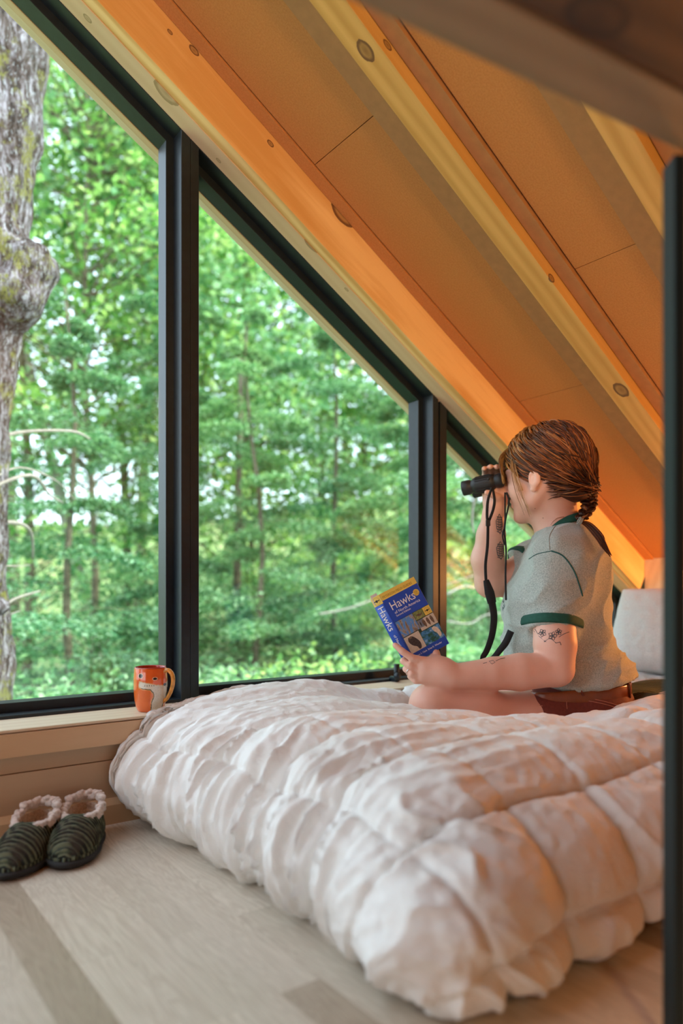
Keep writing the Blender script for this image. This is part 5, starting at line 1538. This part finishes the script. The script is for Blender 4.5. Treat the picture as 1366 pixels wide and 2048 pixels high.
# ================================================================== fox mug on the sill
m, nt, b, out = new_mat('painted_glaze'); vc = N(nt, 'ShaderNodeVertexColor'); vc.layer_name = 'paint'
v, o = objco(nt)
c = mixc(nt, .22, vc.outputs[0], ramp(nt, noise_n(nt, v, 60, 5, .7), [(.3, (.55, .5, .45)), (.7, (1, 1, 1))]), 'MULTIPLY')
nt.links.new(c, b.inputs['Base Color']); b.inputs['Roughness'].default_value = 0.13; b.inputs['Coat Weight'].default_value = .5
M_glaze = m
M_redglaze = plain('red_inner_glaze', (.42, .03, .015), .12)
M_ochre = plain('ochre_handle_glaze', (.62, .26, .045), .15, noise=.3, nscale=90)
mug = empty('mug', tuple(PZ(301, 1421, .2325))); mug.location.z = .2327
tag(mug, 'orange ceramic mug painted with a fox, white bib and ochre handle, on the sill', 'mug')
seg, rows = 300, 190
Hm = .102
def mug_r(t): return float(np.interp(t, [0, .03, .10, .25, .5, .75, .92, 1.0], [.0285, .0305, .0335, .0368, .0392, .0392, .0380, .0372]))
bib = [(330, 572), (420, 592), (560, 622), (700, 660), (850, 684), (905, 676), (945, 620), (1010, 560), (1020, 700), (960, 760), (945, 960), (905, 1110), (862, 1310), (590, 1310), (592, 1190), (602, 1060), (655, 920), (642, 850), (582, 772), (480, 748), (400, 742), (322, 712), (318, 640)]
def poly_sd(px, py, poly):
    inside = False; dmin = 1e9; n_ = len(poly)
    for i in range(n_):
        x1, y1 = poly[i]; x2, y2 = poly[(i+1) % n_]
        if (y1 > py) != (y2 > py) and px < (x2-x1)*(py-y1)/(y2-y1)+x1: inside = not inside
        vx, vy = x2-x1, y2-y1; t = max(0, min(1, ((px-x1)*vx+(py-y1)*vy)/(vx*vx+vy*vy)))
        dmin = min(dmin, math.hypot(px-x1-t*vx, py-y1-t*vy))
    return -dmin if inside else dmin
def paint(th, t):
    """th = 0 faces the camera, positive to the right"""
    front = abs(th) < 1.75
    x_ = 575+390*(math.sin(th) if abs(th) < 1.57 else math.copysign(1+(abs(th)-1.57), th)); y_ = 1300-1015*t
    orange = (.78, .115, .018) if t > .62 else (.74, .15, .03)
    col = orange
    if front:
        wob = 9*mnoise.noise((th*9, t*12, 1)); d = poly_sd(x_, y_, bib)+wob
        if d < 0: col = (.70, .66, .56)
        edge = abs(d)
        if edge < 9 and t < .56: col = (.035, .025, .02)
        elif 9 <= d < 22 and t < .56: col = (.75, .40, .12)
        elif edge < 10: col = (.72, .42, .2)
        for ex, ey, ra, rb in ((355, 445, 40, 46), (680, 515, 46, 28)):
            q = math.hypot((x_-ex)/ra, (y_-ey)/rb)
            if q < 1: col = (.012, .01, .01)
            elif q < 1.45: col = (.72, .45, .30)
        if math.hypot((x_-905)/34, (y_-672)/32) < 1: col = (.015, .012, .012)
        for k in range(5):
            if d < -10 and math.hypot((x_-(450+50*k))/9, (y_-(668+6*(k % 2)))/22) < 1 and mnoise.noise((k*3.1, 0, 0)) > -.3: col = (.10, .07, .05)
        if d < -14 and mnoise.noise((th*38, t*34, 5)) > .48: col = (.42, .38, .31)
    return col
bm = bmesh.new(); pl = bm.verts.layers.float_color.new('paint')
base_ang = math.atan2(-FW.y, -FW.x)
# camera-facing direction at the mug
to_cam = (Vector((0, 0, 0))-Vector((mug.location.x, mug.location.y, 0))).normalized(); ca_ = math.atan2(to_cam.y, to_cam.x)
rg = []
for i in range(rows+1):
    t = i/rows; row = []
    for k in range(seg):
        th = -math.pi+2*math.pi*k/seg
        a_ = ca_+th
        r = mug_r(t)*(1+.018*math.sin(2*a_+1.0)+.008*math.sin(3*a_+t*4))
        vtx = bm.verts.new((r*math.cos(a_), r*math.sin(a_), .0005+Hm*t)); vtx[pl] = (*paint(th, t), 1); row.append(vtx)
    rg.append(row)
for i in range(rows):
    for k in range(seg): bm.faces.new((rg[i][k], rg[i][(k+1) % seg], rg[i+1][(k+1) % seg], rg[i+1][k]))
bm.faces.new(list(reversed(rg[0])))
obj('mug_body', bm, M_glaze, mug, True)
bm = bmesh.new(); prof = [(.0372, Hm), (.0368, Hm+.0022), (.0352, Hm+.0028), (.0340, Hm+.001), (.0335, Hm-.006), (.035, .06), (.033, .03), (.026, .008), (0, .007)]
lathe(bm, prof, 96); bmesh.ops.recalc_face_normals(bm, faces=bm.faces); obj('inner_glaze', bm, M_redglaze, mug, True)
rdir = (RT*.97-FW*.24).normalized()
hp = [rdir*.034+UP*.094, rdir*.047+UP*.097, rdir*.057+UP*.086, rdir*.0585+UP*.066, rdir*.052+UP*.045, rdir*.043+UP*.030, rdir*.033+UP*.022]
bm = bmesh.new(); pts = [Vector(q) for q in catmull([tuple(h) for h in hp], 8)]; n_ = len(pts)
tube(bm, pts, [.0068-.0016*math.sin(math.pi*i/n_)*0-.0018*i/n_ for i in range(n_)], 14, .8); obj('handle', bm, M_ochre, mug, True)

# ================================================================== slippers
m, nt, b, out = new_mat('ribbed_green_knit'); tc = N(nt, 'ShaderNodeTexCoord'); sp = N(nt, 'ShaderNodeSeparateXYZ'); nt.links.new(tc.outputs['Object'], sp.inputs[0])
nz = noise_n(nt, tc.outputs['Object'], 28, 3, .6)
wv = N(nt, 'ShaderNodeTexWave', wave_type='BANDS', bands_direction='X'); wv.inputs['Scale'].default_value = 66; wv.inputs['Distortion'].default_value = 1.6
wv.inputs['Detail'].default_value = 2.0; wv.inputs['Detail Scale'].default_value = 1.2; nt.links.new(tc.outputs['Object'], wv.inputs[0])
f2 = wv.outputs['Fac']
c = ramp(nt, f2, [(.15, (.008, .011, .008)), (.5, (.045, .065, .042)), (.85, (.15, .165, .10))])
c = mixc(nt, ramp(nt, nz, [(.42, (0, 0, 0)), (.62, (.55, .55, .55))]), c, (.075, .05, .035))
nt.links.new(c, b.inputs['Base Color']); b.inputs['Roughness'].default_value = .95; bump(nt, b, f2, .9, .003)
M_knit = m
M_sole = plain('black_rubber_sole', (.012, .011, .011), .75)
M_sherpa = plain('pale_sherpa_fleece', (.66, .56, .50), .95, noise=.18, nscale=200, bumpd=.002, bscale=350, sheen=.4)
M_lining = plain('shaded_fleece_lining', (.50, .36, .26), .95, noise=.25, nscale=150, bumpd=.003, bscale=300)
def make_slipper():
    L = .192
    root = empty('slipper')
    S = Sculpt((-.03, -.065, -.01), (.235, .065, .11), .0022)
    S.ell((.135, .002, .020), (.062, .044, .040), k=0)
    S.ell((.085, 0, .028), (.062, .041, .047), k=.03)
    S.ell((.040, 0, .030), (.042, .038, .052), k=.03)
    S.plane((0, 0, .013), (0, 0, -1))
    S.plane((.045, 0, .069), (-.10, 0, 1))
    S.ell((.046, 0, .060), (.052, .030, .046), k=.006, op='cut')
    up = S.mesh('upper', M_knit, root, 2, 0.0, lambda co, n_: ((.0022*math.sin(co.x*2*math.pi/.0085+3*mnoise.noise((co.x*20, co.y*25, co.z*20))+2.5*abs(co.y)*20)) if co.z > .024 else .0014*math.sin(math.atan2(co.y, co.x-.09)*70)))
    S = Sculpt((-.03, -.065, -.01), (.235, .065, .05), .0022)
    S.ell((.132, .002, .012), (.072, .050, .020), k=0); S.ell((.085, 0, .012), (.07, .045, .020), k=.02); S.ell((.042, 0, .012), (.052, .043, .020), k=.02)
    S.plane((0, 0, .017), (0, 0, 1), .004); S.plane((0, 0, .0005), (0, 0, -1), .003)
    S.mesh('sole', M_sole, root, 1)
    S = Sculpt((-.03, -.065, .02), (.235, .065, .115), .0018)
    rr = random.Random(4)
    for k in range(64):
        a_ = 2*math.pi*k/64
        x_, y_ = .046+.054*math.cos(a_), .036*math.sin(a_)
        z_ = .070+.005*(-math.cos(a_))+(.010 if math.cos(a_) < -.3 else 0)
        if math.cos(a_) > .2: z_ -= .004
        for j in range(5):
            S.ell((x_+rr.uniform(-.005, .005), y_+rr.uniform(-.005, .005), z_+rr.uniform(-.007, .007)), (rr.uniform(.0035, .0055),)*3, k=.002)
    S.mesh('fleece_cuff', M_sherpa, root, 0)
    S = Sculpt((-.03, -.065, -.01), (.235, .065, .11), .003)
    S.ell((.046, 0, .058), (.055, .034, .046), k=0); S.ell((.046, 0, .064), (.050, .029, .046), k=0, op='cut'); S.plane((0, 0, .070), (0, 0, 1))
    S.mesh('lining', M_lining, root, 1, 0.0, lambda co, n_: .002*mnoise.noise((co.x*200, co.y*200, co.z*200)))
    return root
slp = make_slipper()
def copy_tree(o, parent=None):
    c_ = o.copy(); COL.objects.link(c_); c_.parent = parent
    for ch in list(o.children): copy_tree(ch, c_)
    return c_
sang2 = math.atan2(-.85, -.52)
slp.location = (.478, 1.545, 0.0); slp.rotation_euler = (0, 0, sang2+.02)
tag(slp, 'dark green ribbed slipper with fleece cuff, right one of the pair, nearer the duvet', 'slipper', 'pair of slippers on the oak floor')
sl2 = copy_tree(slp); sl2.location = (.392, 1.548, 0.0); sl2.rotation_euler = (0, 0, sang2-.07)
tag(sl2, 'dark green ribbed slipper with fleece cuff, left one of the pair, below the sill', 'slipper', 'pair of slippers on the oak floor')
